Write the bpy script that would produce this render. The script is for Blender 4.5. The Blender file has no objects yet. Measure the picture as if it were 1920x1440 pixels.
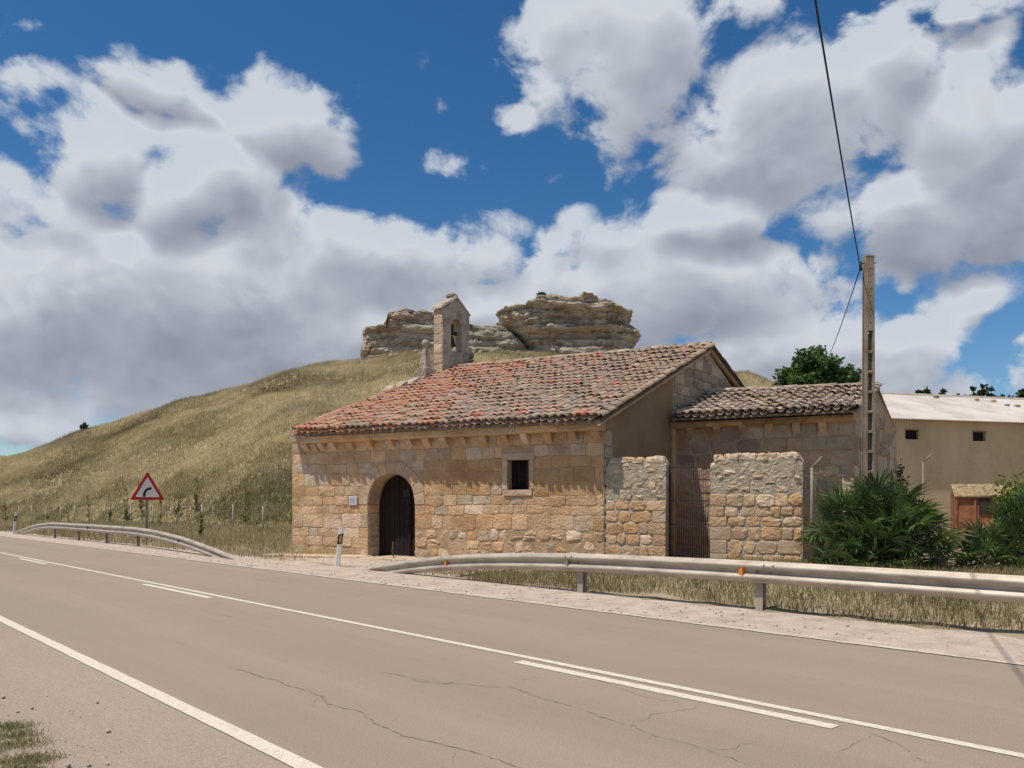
import bpy, math, random
import numpy as np
from mathutils import Vector, Matrix, noise as mnoise
R = math.radians
rng = np.random.default_rng(7)
random.seed(11)

# ------------------------------------------------------------------ camera, sky, sun, exposure
scn = bpy.context.scene
COL = scn.collection
cam_d = bpy.data.cameras.new('camera'); cam = bpy.data.objects.new('camera', cam_d); COL.objects.link(cam)
cam_d.sensor_width = 36.0; cam_d.lens = 28.0; cam_d.shift_y = 0.1198
cam_d.clip_start = 0.05; cam_d.clip_end = 3000
cam.location = (0, 0, 1.6); cam.rotation_euler = (R(90), 0, 0)
scn.camera = cam
scn.render.resolution_x = 1024; scn.render.resolution_y = 768
scn.view_settings.view_transform = 'Standard'; scn.view_settings.look = 'None'
scn.view_settings.gamma = 1.0; scn.view_settings.use_curve_mapping = False
scn.view_settings.exposure = 0.0
scn.cycles.max_bounces = 5; scn.cycles.diffuse_bounces = 3; scn.cycles.glossy_bounces = 2; scn.cycles.transmission_bounces = 2

SUN_AZ = np.array([-0.88, -0.475]); SUN_EL = 67.0
SUN_AZ = SUN_AZ / np.linalg.norm(SUN_AZ)
sd = Vector((SUN_AZ[0]*math.cos(R(SUN_EL)), SUN_AZ[1]*math.cos(R(SUN_EL)), math.sin(R(SUN_EL))))
sun_d = bpy.data.lights.new('sun', 'SUN'); sun_d.energy = 4.6; sun_d.angle = R(0.53); sun_d.color = (1.0, 0.915, 0.79)
sun = bpy.data.objects.new('sun', sun_d); COL.objects.link(sun)
sun.location = (-20, -20, 40)
sun.rotation_euler = (-sd).to_track_quat('-Z', 'Y').to_euler()

world = bpy.data.worlds.new('World'); scn.world = world; world.use_nodes = True
def build_world():
    nt = world.node_tree; nt.nodes.clear()
    L = nt.links.new
    # --- node group: how much cloud there is in a direction of the sky
    g = bpy.data.node_groups.new('cloud_field', 'ShaderNodeTree')
    g.interface.new_socket('Dir', in_out='INPUT', socket_type='NodeSocketVector')
    g.interface.new_socket('Detail', in_out='INPUT', socket_type='NodeSocketFloat')
    g.interface.new_socket('Field', in_out='OUTPUT', socket_type='NodeSocketFloat')
    g.interface.new_socket('Body', in_out='OUTPUT', socket_type='NodeSocketFloat')
    gl = g.links.new
    gi = g.nodes.new('NodeGroupInput'); go = g.nodes.new('NodeGroupOutput')
    def M(op, a, b=None, c=None, clamp=False):
        n = g.nodes.new('ShaderNodeMath'); n.operation = op; n.use_clamp = clamp
        for i, v in enumerate((a, b, c)):
            if v is None: continue
            if isinstance(v, (int, float)): n.inputs[i].default_value = v
            else: gl(v, n.inputs[i])
        return n.outputs[0]
    sep = g.nodes.new('ShaderNodeSeparateXYZ'); gl(gi.outputs[0], sep.inputs[0])
    ys = M('MAXIMUM', sep.outputs[1], 0.12)
    qx = M('DIVIDE', sep.outputs[0], ys); qz = M('DIVIDE', sep.outputs[2], ys)
    comb = g.nodes.new('ShaderNodeCombineXYZ'); gl(qx, comb.inputs[0]); gl(qz, comb.inputs[1])
    # big soft warp of the cloud bodies
    wn = g.nodes.new('ShaderNodeTexNoise'); wn.inputs['Scale'].default_value = 5.5; wn.inputs['Detail'].default_value = 3.5
    gl(comb.outputs[0], wn.inputs['Vector'])
    ws = g.nodes.new('ShaderNodeVectorMath'); ws.operation = 'SUBTRACT'; gl(wn.outputs['Color'], ws.inputs[0]); ws.inputs[1].default_value = (.5, .5, .5)
    wm = g.nodes.new('ShaderNodeVectorMath'); wm.operation = 'MULTIPLY_ADD'; gl(ws.outputs[0], wm.inputs[0]); wm.inputs[1].default_value = (.12, .08, 0); gl(comb.outputs[0], wm.inputs[2])
    q = wm.outputs[0]
    # cloud bodies: centre and radii as tangents of azimuth and height, rotation, weight
    B = [(230,125,170,42,-22,.5),(350,345,130,110,0,1.6),(30,185,90,50,0,.6),(190,290,170,95,-20,1.35),(565,235,150,95,-12,1.0),(480,345,120,70,-50,.9),
         (90,400,230,110,-25,1.0),(420,450,330,130,0,1.05),(250,580,560,190,0,1.5),(680,520,280,150,-10,1.1),(900,470,240,80,-8,.95),
         (120,740,420,90,0,1.0),(600,640,420,90,0,1.35),(860,340,80,50,0,.42),(1010,265,60,110,30,.5),
         (1170,120,175,200,15,1.1),(1300,40,190,130,0,1.1),(1500,215,250,170,5,1.2),(1640,115,115,105,0,1.0),(1860,290,220,210,0,1.15),(1830,5,140,32,-8,.62),(1900,90,50,70,0,.7),
         (1330,400,210,62,5,1.0),(1110,440,170,62,0,.9),(1230,540,400,110,0,1.15),(1640,390,300,95,-8,1.05),(1480,480,150,60,-10,.8),
         (1800,420,180,90,0,1.05),(1000,600,420,110,0,1.1),(1480,650,260,100,0,1.1),(1800,690,360,110,0,1.0),(1880,570,150,60,0,.85),(1700,640,200,70,0,.8),(150,800,460,60,0,1.15),(1300,720,300,90,0,1.0),(1650,760,500,60,0,.9)]
    field = None
    for (px, py, rx, rz, rot, w) in B:
        c = ((px-960)/1493, (950-py)/1493, 0)
        mp = g.nodes.new('ShaderNodeMapping'); mp.vector_type = 'TEXTURE'
        gl(q, mp.inputs['Vector']); mp.inputs['Location'].default_value = c
        mp.inputs['Rotation'].default_value = (0, 0, R(rot)); mp.inputs['Scale'].default_value = (rx/1493, rz/1493, 1)
        ln = g.nodes.new('ShaderNodeVectorMath'); ln.operation = 'DOT_PRODUCT'; gl(mp.outputs[0], ln.inputs[0]); gl(mp.outputs[0], ln.inputs[1])
        v = M('MULTIPLY_ADD', ln.outputs['Value'], -0.62*w, w)
        v = M('MAXIMUM', v, -0.6)
        if field is None: field = v
        else:
            n = g.nodes.new('ShaderNodeMath'); n.operation = 'SMOOTH_MAX'; gl(field, n.inputs[0]); gl(v, n.inputs[1]); n.inputs[2].default_value = .25
            field = n.outputs[0]
    # the rest of the dome: the same kind of broken cumulus from noise on a cloud deck
    zz = M('ADD', M('MAXIMUM', sep.outputs[2], 0.0), 0.13)
    cx = M('DIVIDE', sep.outputs[0], zz); cy = M('DIVIDE', sep.outputs[1], zz)
    c2 = g.nodes.new('ShaderNodeCombineXYZ'); gl(cx, c2.inputs[0]); gl(cy, c2.inputs[1])
    n2 = g.nodes.new('ShaderNodeTexNoise'); n2.inputs['Scale'].default_value = 1.1; n2.inputs['Detail'].default_value = 3; gl(c2.outputs[0], n2.inputs['Vector'])
    far = M('MULTIPLY_ADD', n2.outputs[0], 5.0, -2.2)
    mr = g.nodes.new('ShaderNodeMapRange'); mr.interpolation_type = 'SMOOTHSTEP'; gl(sep.outputs[1], mr.inputs[0]); mr.inputs[1].default_value = .45; mr.inputs[2].default_value = .68
    mx = g.nodes.new('ShaderNodeMix'); mx.data_type = 'FLOAT'; gl(mr.outputs[0], mx.inputs[0]); gl(far, mx.inputs[2]); gl(field, mx.inputs[3])
    body = mx.outputs[0]
    # billows: fractal detail on direction
    st = g.nodes.new('ShaderNodeVectorMath'); st.operation = 'MULTIPLY'; gl(gi.outputs[0], st.inputs[0]); st.inputs[1].default_value = (1, 1, 1.35)
    nb = g.nodes.new('ShaderNodeTexNoise'); nb.inputs['Scale'].default_value = 8.0; gl(gi.outputs[1], nb.inputs['Detail']); nb.inputs['Roughness'].default_value = .58
    nb.inputs['Distortion'].default_value = .25
    gl(st.outputs[0], nb.inputs['Vector'])
    f = M('ADD', M('MULTIPLY', body, .80), M('MULTIPLY_ADD', nb.outputs[0], 3.6, -1.92))
    # rounded cauliflower heads
    pw = g.nodes.new('ShaderNodeVectorMath'); pw.operation = 'MULTIPLY_ADD'; gl(nb.outputs['Color'], pw.inputs[0]); pw.inputs[1].default_value = (.10, .10, .10); gl(st.outputs[0], pw.inputs[2])
    for sc_, am in ((15.0, .8),):
        vo = g.nodes.new('ShaderNodeTexVoronoi'); vo.feature = 'F1'; vo.inputs['Scale'].default_value = sc_; gl(pw.outputs[0], vo.inputs['Vector'])
        f = M('ADD', f, M('MULTIPLY_ADD', vo.outputs['Distance'], -am, .46*am))
    gl(f, go.inputs[0]); gl(body, go.inputs[1])
    # --- the sky itself
    out = nt.nodes.new('ShaderNodeOutputWorld')
    tc = nt.nodes.new('ShaderNodeTexCoord')
    sky = nt.nodes.new('ShaderNodeTexSky'); sky.sky_type = 'NISHITA'; sky.sun_disc = False
    sky.sun_elevation = R(SUN_EL); sky.sun_rotation = math.atan2(SUN_AZ[0], SUN_AZ[1])
    sky.air_density = 1.0; sky.dust_density = .6; sky.ozone_density = 2.2; sky.altitude = 900
    hs = nt.nodes.new('ShaderNodeHueSaturation'); hs.inputs['Saturation'].default_value = 1.32; L(sky.outputs[0], hs.inputs['Color'])
    bg = nt.nodes.new('ShaderNodeBackground'); bg.inputs[1].default_value = 0.1; L(hs.outputs[0], bg.inputs[0])
    g1 = nt.nodes.new('ShaderNodeGroup'); g1.node_tree = g; L(tc.outputs['Generated'], g1.inputs[0]); g1.inputs[1].default_value = 9.0
    off = nt.nodes.new('ShaderNodeVectorMath'); off.operation = 'ADD'; L(tc.outputs['Generated'], off.inputs[0]); off.inputs[1].default_value = (-.012, 0, .030)
    nrm = nt.nodes.new('ShaderNodeVectorMath'); nrm.operation = 'NORMALIZE'; L(off.outputs[0], nrm.inputs[0])
    g2 = nt.nodes.new('ShaderNodeGroup'); g2.node_tree = g; L(nrm.outputs[0], g2.inputs[0]); g2.inputs[1].default_value = 3.0
    a = nt.nodes.new('ShaderNodeMapRange'); a.interpolation_type = 'SMOOTHSTEP'; L(g1.outputs[0], a.inputs[0]); a.inputs[1].default_value = -.05; a.inputs[2].default_value = .45
    # more cloud above than here: a shaded base; less: a sunlit head
    def mm(op, x, y, z=None):
        n = nt.nodes.new('ShaderNodeMath'); n.operation = op
        for k_, v_ in enumerate((x, y, z)):
            if v_ is None: continue
            if isinstance(v_, (int, float)): n.inputs[k_].default_value = v_
            else: L(v_, n.inputs[k_])
        return n.outputs[0]
    grad = mm('SUBTRACT', g2.outputs[1], g1.outputs[1])
    fine = mm('SUBTRACT', g2.outputs[0], g1.outputs[0])
    thick = mm('MINIMUM', g1.outputs[0], 1.3)
    val = mm('MULTIPLY_ADD', grad, .75, mm('MULTIPLY_ADD', fine, .30, mm('MULTIPLY_ADD', thick, .30, .24)))
    class th: outputs = [val]
    rp = nt.nodes.new('ShaderNodeValToRGB'); L(th.outputs[0], rp.inputs[0])
    e = rp.color_ramp.elements
    e[0].position = 0.0; e[0].color = (.58, .63, .70, 1)
    e[1].position = 1.0; e[1].color = (.235, .26, .325, 1)
    for p_, c_ in ((.20, (.62, .655, .715)), (.40, (.47, .505, .575)), (.60, (.36, .39, .46)), (.82, (.285, .31, .38))):
        m = e.new(p_); m.color = (*c_, 1)
    cb = nt.nodes.new('ShaderNodeBackground'); cb.inputs[1].default_value = 1.0; L(rp.outputs[0], cb.inputs[0])
    mix = nt.nodes.new('ShaderNodeMixShader'); L(a.outputs[0], mix.inputs[0]); L(bg.outputs[0], mix.inputs[1]); L(cb.outputs[0], mix.inputs[2])
    L(mix.outputs[0], out.inputs[0])
build_world()
world.cycles.sampling_method = 'MANUAL'; world.cycles.sample_map_resolution = 256

# ------------------------------------------------------------------ materials
MATS = {}
def mat(name, cols, scale=3.0, rough=.88, bump=.25, bscale=18.0, rnd=0.0, metal=0.0, spec=.3, stretch=None, tint=0.0, detail=6.0, speck=0.0, hue=0.0, trans=0.0, bdist=.03, blotch=None, bl_scale=.9, bl_amt=.6, lichen=None):
    """cols: 2-4 colours run through by a fractal noise on world position; rnd: brightness change piece by piece; tint: attribute 'tint' brightness"""
    m = bpy.data.materials.new(name); m.use_nodes = True; nt = m.node_tree; L = nt.links.new
    bs = nt.nodes['Principled BSDF']
    bs.inputs['Roughness'].default_value = rough; bs.inputs['Metallic'].default_value = metal
    bs.inputs['Specular IOR Level'].default_value = spec
    geo = nt.nodes.new('ShaderNodeNewGeometry'); vec = geo.outputs['Position']
    if stretch:
        v = nt.nodes.new('ShaderNodeVectorMath'); v.operation = 'MULTIPLY'; L(vec, v.inputs[0]); v.inputs[1].default_value = stretch; vec = v.outputs[0]
    n = nt.nodes.new('ShaderNodeTexNoise'); n.inputs['Scale'].default_value = scale; n.inputs['Detail'].default_value = detail; n.inputs['Roughness'].default_value = .6; L(vec, n.inputs['Vector'])
    rp = nt.nodes.new('ShaderNodeValToRGB'); L(n.outputs[0], rp.inputs[0])
    el = rp.color_ramp.elements
    pos = np.linspace(.32, .68, len(cols))
    while len(el) < len(cols): el.new(.5)
    for i, c in enumerate(cols): el[i].position = float(pos[i]); el[i].color = (*c, 1)
    col = rp.outputs[0]
    def val_mul(col, fac_out):
        x = nt.nodes.new('ShaderNodeMix'); x.data_type = 'RGBA'; x.blend_type = 'MULTIPLY'; x.inputs[0].default_value = 1
        L(col, x.inputs[6]); cc = nt.nodes.new('ShaderNodeCombineColor')
        for k in range(3): L(fac_out, cc.inputs[k])
        L(cc.outputs[0], x.inputs[7]); return x.outputs[2]
    def lin(o, a, b):
        x = nt.nodes.new('ShaderNodeMath'); x.operation = 'MULTIPLY_ADD'; L(o, x.inputs[0]); x.inputs[1].default_value = a; x.inputs[2].default_value = b; return x.outputs[0]
    if blotch:
        for q_, cc in enumerate(blotch):
            b2 = nt.nodes.new('ShaderNodeTexNoise'); b2.inputs['Scale'].default_value = bl_scale*(1+.7*q_); b2.inputs['Detail'].default_value = 7; b2.inputs['Roughness'].default_value = .65
            sh_ = nt.nodes.new('ShaderNodeVectorMath'); sh_.operation = 'ADD'; L(vec, sh_.inputs[0]); sh_.inputs[1].default_value = (13.7*q_+5, 3.1*q_, 7.7*q_); L(sh_.outputs[0], b2.inputs['Vector'])
            mr_ = nt.nodes.new('ShaderNodeMapRange'); mr_.interpolation_type = 'SMOOTHSTEP'; L(b2.outputs[0], mr_.inputs[0]); mr_.inputs[1].default_value = .50; mr_.inputs[2].default_value = .64; mr_.inputs[4].default_value = bl_amt
            x_ = nt.nodes.new('ShaderNodeMix'); x_.data_type = 'RGBA'; L(mr_.outputs[0], x_.inputs[0]); L(col, x_.inputs[6]); x_.inputs[7].default_value = (*cc, 1); col = x_.outputs[2]
    if lichen:      # grey crust on faces that look up
        sp = nt.nodes.new('ShaderNodeSeparateXYZ'); L(geo.outputs['Normal'], sp.inputs[0])
        mr_ = nt.nodes.new('ShaderNodeMapRange'); L(sp.outputs[2], mr_.inputs[0]); mr_.inputs[1].default_value = .2; mr_.inputs[2].default_value = .8; mr_.inputs[4].default_value = .8
        x_ = nt.nodes.new('ShaderNodeMix'); x_.data_type = 'RGBA'; L(mr_.outputs[0], x_.inputs[0]); L(col, x_.inputs[6]); x_.inputs[7].default_value = (*lichen, 1); col = x_.outputs[2]
    if rnd or hue:
        oi = nt.nodes.new('ShaderNodeObjectInfo')
        if rnd: col = val_mul(col, lin(oi.outputs['Random'], 2*rnd, 1-rnd))
        if hue:
            h = nt.nodes.new('ShaderNodeHueSaturation'); L(col, h.inputs['Color'])
            x = nt.nodes.new('ShaderNodeMath'); x.operation = 'FRACT'; L(lin(oi.outputs['Random'], 7.13, 0), x.inputs[0])
            L(lin(x.outputs[0], hue, .5-hue/2), h.inputs['Hue']); L(lin(x.outputs[0], -.45, 1.2), h.inputs['Saturation']); col = h.outputs[0]
    if tint:
        at = nt.nodes.new('ShaderNodeAttribute'); at.attribute_name = 'tint'
        col = val_mul(col, lin(at.outputs['Fac'], 2*tint, 1-tint))
    if speck:
        s = nt.nodes.new('ShaderNodeTexNoise'); s.inputs['Scale'].default_value = 90; s.inputs['Detail'].default_value = 2; L(geo.outputs['Position'], s.inputs['Vector'])
        col = val_mul(col, lin(s.outputs[0], 2*speck, 1-speck))
    L(col, bs.inputs['Base Color'])
    if bump:
        b = nt.nodes.new('ShaderNodeTexNoise'); b.inputs['Scale'].default_value = bscale; b.inputs['Detail'].default_value = 5; L(vec, b.inputs['Vector'])
        bp = nt.nodes.new('ShaderNodeBump'); bp.inputs['Strength'].default_value = bump; bp.inputs['Distance'].default_value = bdist; L(b.outputs[0], bp.inputs['Height']); L(bp.outputs[0], bs.inputs['Normal'])
    if trans:
        out = nt.nodes['Material Output']; tr = nt.nodes.new('ShaderNodeBsdfTranslucent'); L(col, tr.inputs[0])
        ms = nt.nodes.new('ShaderNodeMixShader'); ms.inputs[0].default_value = trans; L(bs.outputs[0], ms.inputs[1]); L(tr.outputs[0], ms.inputs[2]); L(ms.outputs[0], out.inputs[0])
    MATS[name] = m
    return m

def road_mat(name, base, spk):
    m = bpy.data.materials.new(name); m.use_nodes = True; nt = m.node_tree; L = nt.links.new; bs = nt.nodes['Principled BSDF']
    bs.inputs['Roughness'].default_value = .9; bs.inputs['Specular IOR Level'].default_value = .25
    geo = nt.nodes.new('ShaderNodeNewGeometry'); P_ = geo.outputs['Position']
    def dot(v):
        n = nt.nodes.new('ShaderNodeVectorMath'); n.operation = 'DOT_PRODUCT'; L(P_, n.inputs[0]); n.inputs[1].default_value = v; return n.outputs['Value']
    def noise(vec, sc, de, ro=.6):
        n = nt.nodes.new('ShaderNodeTexNoise'); n.inputs['Scale'].default_value = sc; n.inputs['Detail'].default_value = de; n.inputs['Roughness'].default_value = ro; L(vec, n.inputs['Vector']); return n.outputs[0]
    def ma(op, a, b, c=0.0):
        n = nt.nodes.new('ShaderNodeMath'); n.operation = op
        for k, v in enumerate((a, b, c)):
            if isinstance(v, (int, float)): n.inputs[k].default_value = v
            else: L(v, n.inputs[k])
        return n.outputs[0]
    cx = nt.nodes.new('ShaderNodeCombineXYZ'); pc = dot((.731, .682, 0)); L(ma('MULTIPLY', pc, 1.0), cx.inputs[0]); L(ma('MULTIPLY', dot((-.682, .731, 0)), .045), cx.inputs[1])
    streak = noise(cx.outputs[0], 2.2, 6, .65)                        # wear drawn out along the lanes
    track = ma('MULTIPLY', ma('COSINE', ma('MULTIPLY_ADD', pc, 3.7, -1.2), 0), .025)     # polished wheel tracks
    patch = noise(P_, .35, 5); grain = noise(P_, 85, 3, .7); fleck = noise(P_, 210, 2, .5)
    v = ma('MULTIPLY_ADD', streak, .30, .86); v = ma('ADD', v, track); v = ma('MULTIPLY_ADD', patch, .16, ma('ADD', v, -.08))
    v = ma('MULTIPLY', v, ma('MULTIPLY_ADD', grain, spk, 1-spk/2)); v = ma('MULTIPLY', v, ma('MULTIPLY_ADD', fleck, spk*1.1, 1-spk*.55))
    x = nt.nodes.new('ShaderNodeMix'); x.data_type = 'RGBA'; x.blend_type = 'MULTIPLY'; x.inputs[0].default_value = 1; x.inputs[6].default_value = (*base, 1)
    cc = nt.nodes.new('ShaderNodeCombineColor')
    for k in range(3): L(v, cc.inputs[k])
    L(cc.outputs[0], x.inputs[7]); L(x.outputs[2], bs.inputs['Base Color'])
    bp = nt.nodes.new('ShaderNodeBump'); bp.inputs['Strength'].default_value = .5; bp.inputs['Distance'].default_value = .008; L(grain, bp.inputs['Height']); L(bp.outputs[0], bs.inputs['Normal'])
    MATS[name] = m
road_mat('asphalt', (.274, .221, .174), .95)
road_mat('asphalt_worn', (.298, .241, .192), 1.3)
mat('paint', [(.50,.43,.355),(.62,.545,.465),(.66,.59,.51)], scale=22, rough=.75, bump=.3, bscale=100, speck=.3)
mat('paint_old', [(.34,.285,.235),(.60,.52,.445),(.55,.475,.405)], scale=10, rough=.8, bump=.2, bscale=120, speck=.3)
mat('crack', [(0.189,0.153,0.123),(0.221,0.181,0.146)], scale=9, rough=1, bump=0)
mat('gravel', [(0.336,0.272,0.222),(0.428,0.349,0.290),(0.489,0.405,0.343)], scale=2.2, rough=.95, bump=.6, bscale=70, speck=.6, bdist=.015)
mat('pebble', [(0.343,0.272,0.228),(0.458,0.369,0.310)], scale=20, rough=.9, rnd=.3)
mat('soil', [(0.200,0.160,0.100),(0.280,0.225,0.145),(0.330,0.275,0.190)], scale=.8, rough=.96, bump=.6, bscale=25, speck=.3)
mat('hill_soil', [(0.204,0.169,0.085),(0.312,0.251,0.138),(0.396,0.325,0.194)], scale=.09, rough=.97, bump=.8, bscale=3, speck=.2, bdist=.2)
mat('hill_blade', [(.19,.170,.085),(.35,.297,.170),(.49,.42,.265),(.41,.35,.205)], scale=.075, rough=.9, bump=0, tint=.40, trans=.3, detail=8)
mat('dry_blade', [(0.216,0.194,0.090),(0.356,0.294,0.162),(0.475,0.394,0.241)], scale=.45, rough=.9, bump=0, tint=.5, trans=.3)
mat('verge_blade', [(.13,.118,.048),(.235,.195,.095),(.32,.265,.145)], scale=.8, rough=.9, bump=0, tint=.55, trans=.25)
mat('foot_blade', [(.125,.135,.052),(.20,.195,.085),(.30,.265,.135)], scale=.5, rough=.88, bump=0, tint=.45, trans=.3)
mat('green_blade', [(.11,.14,.04),(.18,.20,.06),(.25,.24,.09)], scale=.6, rough=.85, bump=0, tint=.45, trans=.3)
mat('weed_leaf', [(0.117,0.133,0.047),(0.215,0.204,0.086)], scale=3, rough=.8, bump=0, rnd=.3, trans=.25)
mat('mortar', [(0.324,0.220,0.130),(0.422,0.294,0.180),(0.487,0.357,0.233)], scale=3, rough=.95, bump=.8, bscale=22, bdist=.03)
STONE = dict(blotch=((.50,.43,.345),(.39,.255,.145)), bl_amt=.5, bl_scale=1.1, scale=2.3, rough=.93, bump=.8, bscale=14, rnd=.13, speck=.2, bdist=.04, detail=9)
mat('stone_buff', [(0.393,0.255,0.143),(0.511,0.349,0.210),(0.585,0.423,0.275)], **STONE)
mat('stone_ochre', [(0.407,0.235,0.111),(0.516,0.320,0.168),(0.573,0.382,0.221)], **STONE)
mat('stone_grey', [(0.358,0.274,0.183),(0.457,0.360,0.254),(0.523,0.426,0.311)], **STONE)
mat('stone_pale', [(0.481,0.346,0.231),(0.597,0.444,0.316),(0.665,0.516,0.382)], **STONE)
mat('stone_pink', [(.38,.27,.18),(.46,.338,.235),(.49,.375,.275)], scale=3, rough=.92, bump=.4, bscale=20, rnd=.08, speck=.15, blotch=((.52,.43,.33),(.38,.24,.13)), bl_amt=.4)
mat('stone_rust', [(.27,.15,.075),(.36,.225,.12),(.33,.24,.16)], **STONE)
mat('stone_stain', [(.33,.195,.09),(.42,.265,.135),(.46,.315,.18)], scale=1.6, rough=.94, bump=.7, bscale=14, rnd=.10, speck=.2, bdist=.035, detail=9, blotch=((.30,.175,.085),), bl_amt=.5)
mat('stone_rose', [(.28,.175,.13),(.36,.235,.18),(.40,.28,.22)], scale=2, rough=.94, bump=.8, bscale=14, rnd=.12, speck=.2, bdist=.04, detail=9)
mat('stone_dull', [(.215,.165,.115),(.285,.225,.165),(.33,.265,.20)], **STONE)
mat('rubble_mortar', [(0.291,0.239,0.171),(0.392,0.329,0.245),(0.493,0.424,0.328)], scale=5, rough=.96, bump=1.0, bscale=14, speck=.2, bdist=.05)
mat('belfry_stone', [(.22,.185,.145),(.36,.31,.25),(.46,.40,.33)], scale=2.2, rough=.95, bump=1.0, bscale=9, speck=.25, bdist=.07, detail=9, blotch=((.50,.45,.38),(.21,.185,.15)), bl_amt=.55, bl_scale=1.3)
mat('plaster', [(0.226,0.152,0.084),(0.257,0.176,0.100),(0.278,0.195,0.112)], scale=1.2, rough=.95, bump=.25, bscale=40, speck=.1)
mat('timber', [(.20,.13,.065),(.30,.20,.10),(.36,.255,.14)], scale=5, rough=.85, bump=.3, rnd=.15)
mat('door_wood', [(0.013,0.007,0.006),(0.020,0.011,0.009)], scale=6, rough=.75, bump=.3, bscale=30, stretch=(6,6,.6), rnd=.25)
mat('shutter', [(.07,.025,.02),(.10,.04,.03)], scale=6, rough=.7, bump=.2)
mat('dark', [(.012,.010,.009),(.02,.017,.015)], scale=3, rough=1, bump=0)
mat('iron', [(.035,.028,.025),(.075,.045,.03)], scale=12, rough=.7, metal=.4, bump=.1)
mat('plaque', [(.42,.42,.50),(.48,.48,.55)], scale=4, rough=.4, bump=0)
mat('plaque_mark', [(.22,.22,.28),(.26,.26,.32)], scale=4, rough=.6, bump=0)
TT = dict(scale=5, rough=.85, bump=.35, bscale=28, rnd=.15, speck=.22)
TILES = ['tile_red','tile_pink','tile_orange','tile_grey','tile_brown','tile_tan','tile_pale','tile_new']
mat('tile_red', [(.34,.145,.09),(.43,.20,.13),(.39,.22,.155)], **TT)
mat('tile_pink', [(.33,.195,.14),(.41,.255,.195),(.38,.265,.21)], **TT)
mat('tile_orange', [(.37,.20,.11),(.44,.265,.16),(.42,.29,.195)], **TT)
mat('tile_grey', [(.235,.185,.15),(.30,.245,.205),(.35,.295,.25)], **TT)
mat('tile_brown', [(.26,.175,.13),(.33,.235,.18),(.36,.275,.22)], **TT)
mat('tile_tan', [(.31,.22,.145),(.38,.285,.195),(.36,.295,.22)], **TT)
mat('tile_pale', [(0.378,0.306,0.230),(0.458,0.383,0.303)], **TT)
mat('tile_new', [(.44,.14,.085),(.50,.19,.12)], **TT)
mat('tile_under', [(.12,.085,.06),(.20,.14,.10),(.24,.18,.13)], scale=6, rough=.9, bump=.3)
mat('galv', [(.31,.268,.22),(.41,.36,.30),(.47,.42,.355)], scale=2.2, rough=.55, metal=.25, bump=.08, bscale=30, stretch=(1,1,3), speck=.12, blotch=((.25,.20,.155),), bl_amt=.35, bl_scale=1.6)
mat('post_zinc', [(.27,.225,.18),(.36,.305,.25),(.40,.345,.285)], scale=3, rough=.7, metal=.1, bump=.1)
mat('galv_dark', [(.21,.18,.15),(.29,.255,.215)], scale=3, rough=.7, metal=.2, bump=.1)
mat('amber', [(.55,.17,.02),(.65,.24,.04)], scale=8, rough=.35, bump=0)
mat('white_plastic', [(.60,.58,.54),(.72,.70,.66)], scale=3, rough=.55, bump=.05)
mat('black_plastic', [(.012,.012,.014),(.02,.02,.022)], scale=3, rough=.5, bump=0)
mat('yellow_reflector', [(.42,.26,.07),(.50,.34,.11)], scale=20, rough=.35, bump=0)
mat('sign_red', [(.42,.022,.03),(.50,.03,.04)], scale=3, rough=.45, bump=0)
mat('sign_white', [(.68,.67,.64),(.76,.75,.72)], scale=2, rough=.45, bump=0)
mat('sign_black', [(.012,.014,.02),(.02,.02,.028)], scale=2, rough=.5, bump=0)
mat('concrete', [(0.216,0.167,0.120),(0.297,0.238,0.176),(0.351,0.286,0.219)], scale=3, rough=.93, bump=.4, bscale=30, speck=.2)
mat('fence_grey', [(.30,.26,.215),(.42,.375,.32)], scale=4, rough=.85, bump=.2)
mat('cable', [(.010,.010,.011),(.015,.015,.016)], scale=3, rough=.6, bump=0)
mat('stucco', [(0.460,0.342,0.214),(0.531,0.398,0.250),(0.566,0.431,0.281)], scale=.7, rough=.95, bump=.3, bscale=14, speck=.1, blotch=((.33,.265,.19),), bl_amt=.4, bl_scale=.45, stretch=(1,1,.45))
mat('fibre_cement', [(0.388,0.352,0.326),(0.485,0.449,0.420),(0.524,0.495,0.473)], scale=.5, rough=.85, bump=.15, bscale=8, speck=.12, blotch=((.33,.285,.25),), bl_amt=.45, bl_scale=.5)
mat('rust', [(.15,.055,.03),(.27,.11,.055),(.33,.17,.09)], scale=3.5, rough=.9, bump=.3, rnd=.15)
mat('lichen_lid', [(.12,.075,.045),(.27,.205,.11),(.37,.305,.18)], scale=7, rough=.95, bump=.5)
mat('rock', [(0.263,0.195,0.132),(0.409,0.331,0.250),(0.566,0.488,0.402),(0.409,0.341,0.270)], scale=.5, rough=.97, bump=.9, bscale=1.8, speck=.1, stretch=(1,1,2.6), bdist=.6, detail=11, blotch=((.40,.24,.12),(.56,.49,.40)), bl_amt=.5, bl_scale=.16, lichen=(.27,.245,.20))
mat('rock_grey', [(0.231,0.196,0.150),(0.367,0.319,0.250),(0.493,0.438,0.350)], scale=.6, rough=.97, bump=.9, bscale=1.8, bdist=.6, detail=11, stretch=(1,1,2.6), lichen=(.25,.23,.19))
mat('tree_leaf', [(0.022,0.056,0.012),(0.053,0.106,0.022),(0.094,0.163,0.036)], scale=1.1, rough=.6, bump=0, tint=.5, trans=.25)
mat('pine_leaf', [(.03,.05,.02),(.055,.08,.03)], scale=1.1, rough=.7, bump=0, tint=.4, trans=.15)
mat('bark', [(.06,.045,.03),(.11,.085,.06)], scale=6, rough=.95, bump=.6)
mat('frond', [(0.048,0.084,0.023),(0.087,0.142,0.036),(0.154,0.209,0.058)], scale=2.2, rough=.40, bump=0, rnd=.5, spec=.6, trans=.28)
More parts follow.
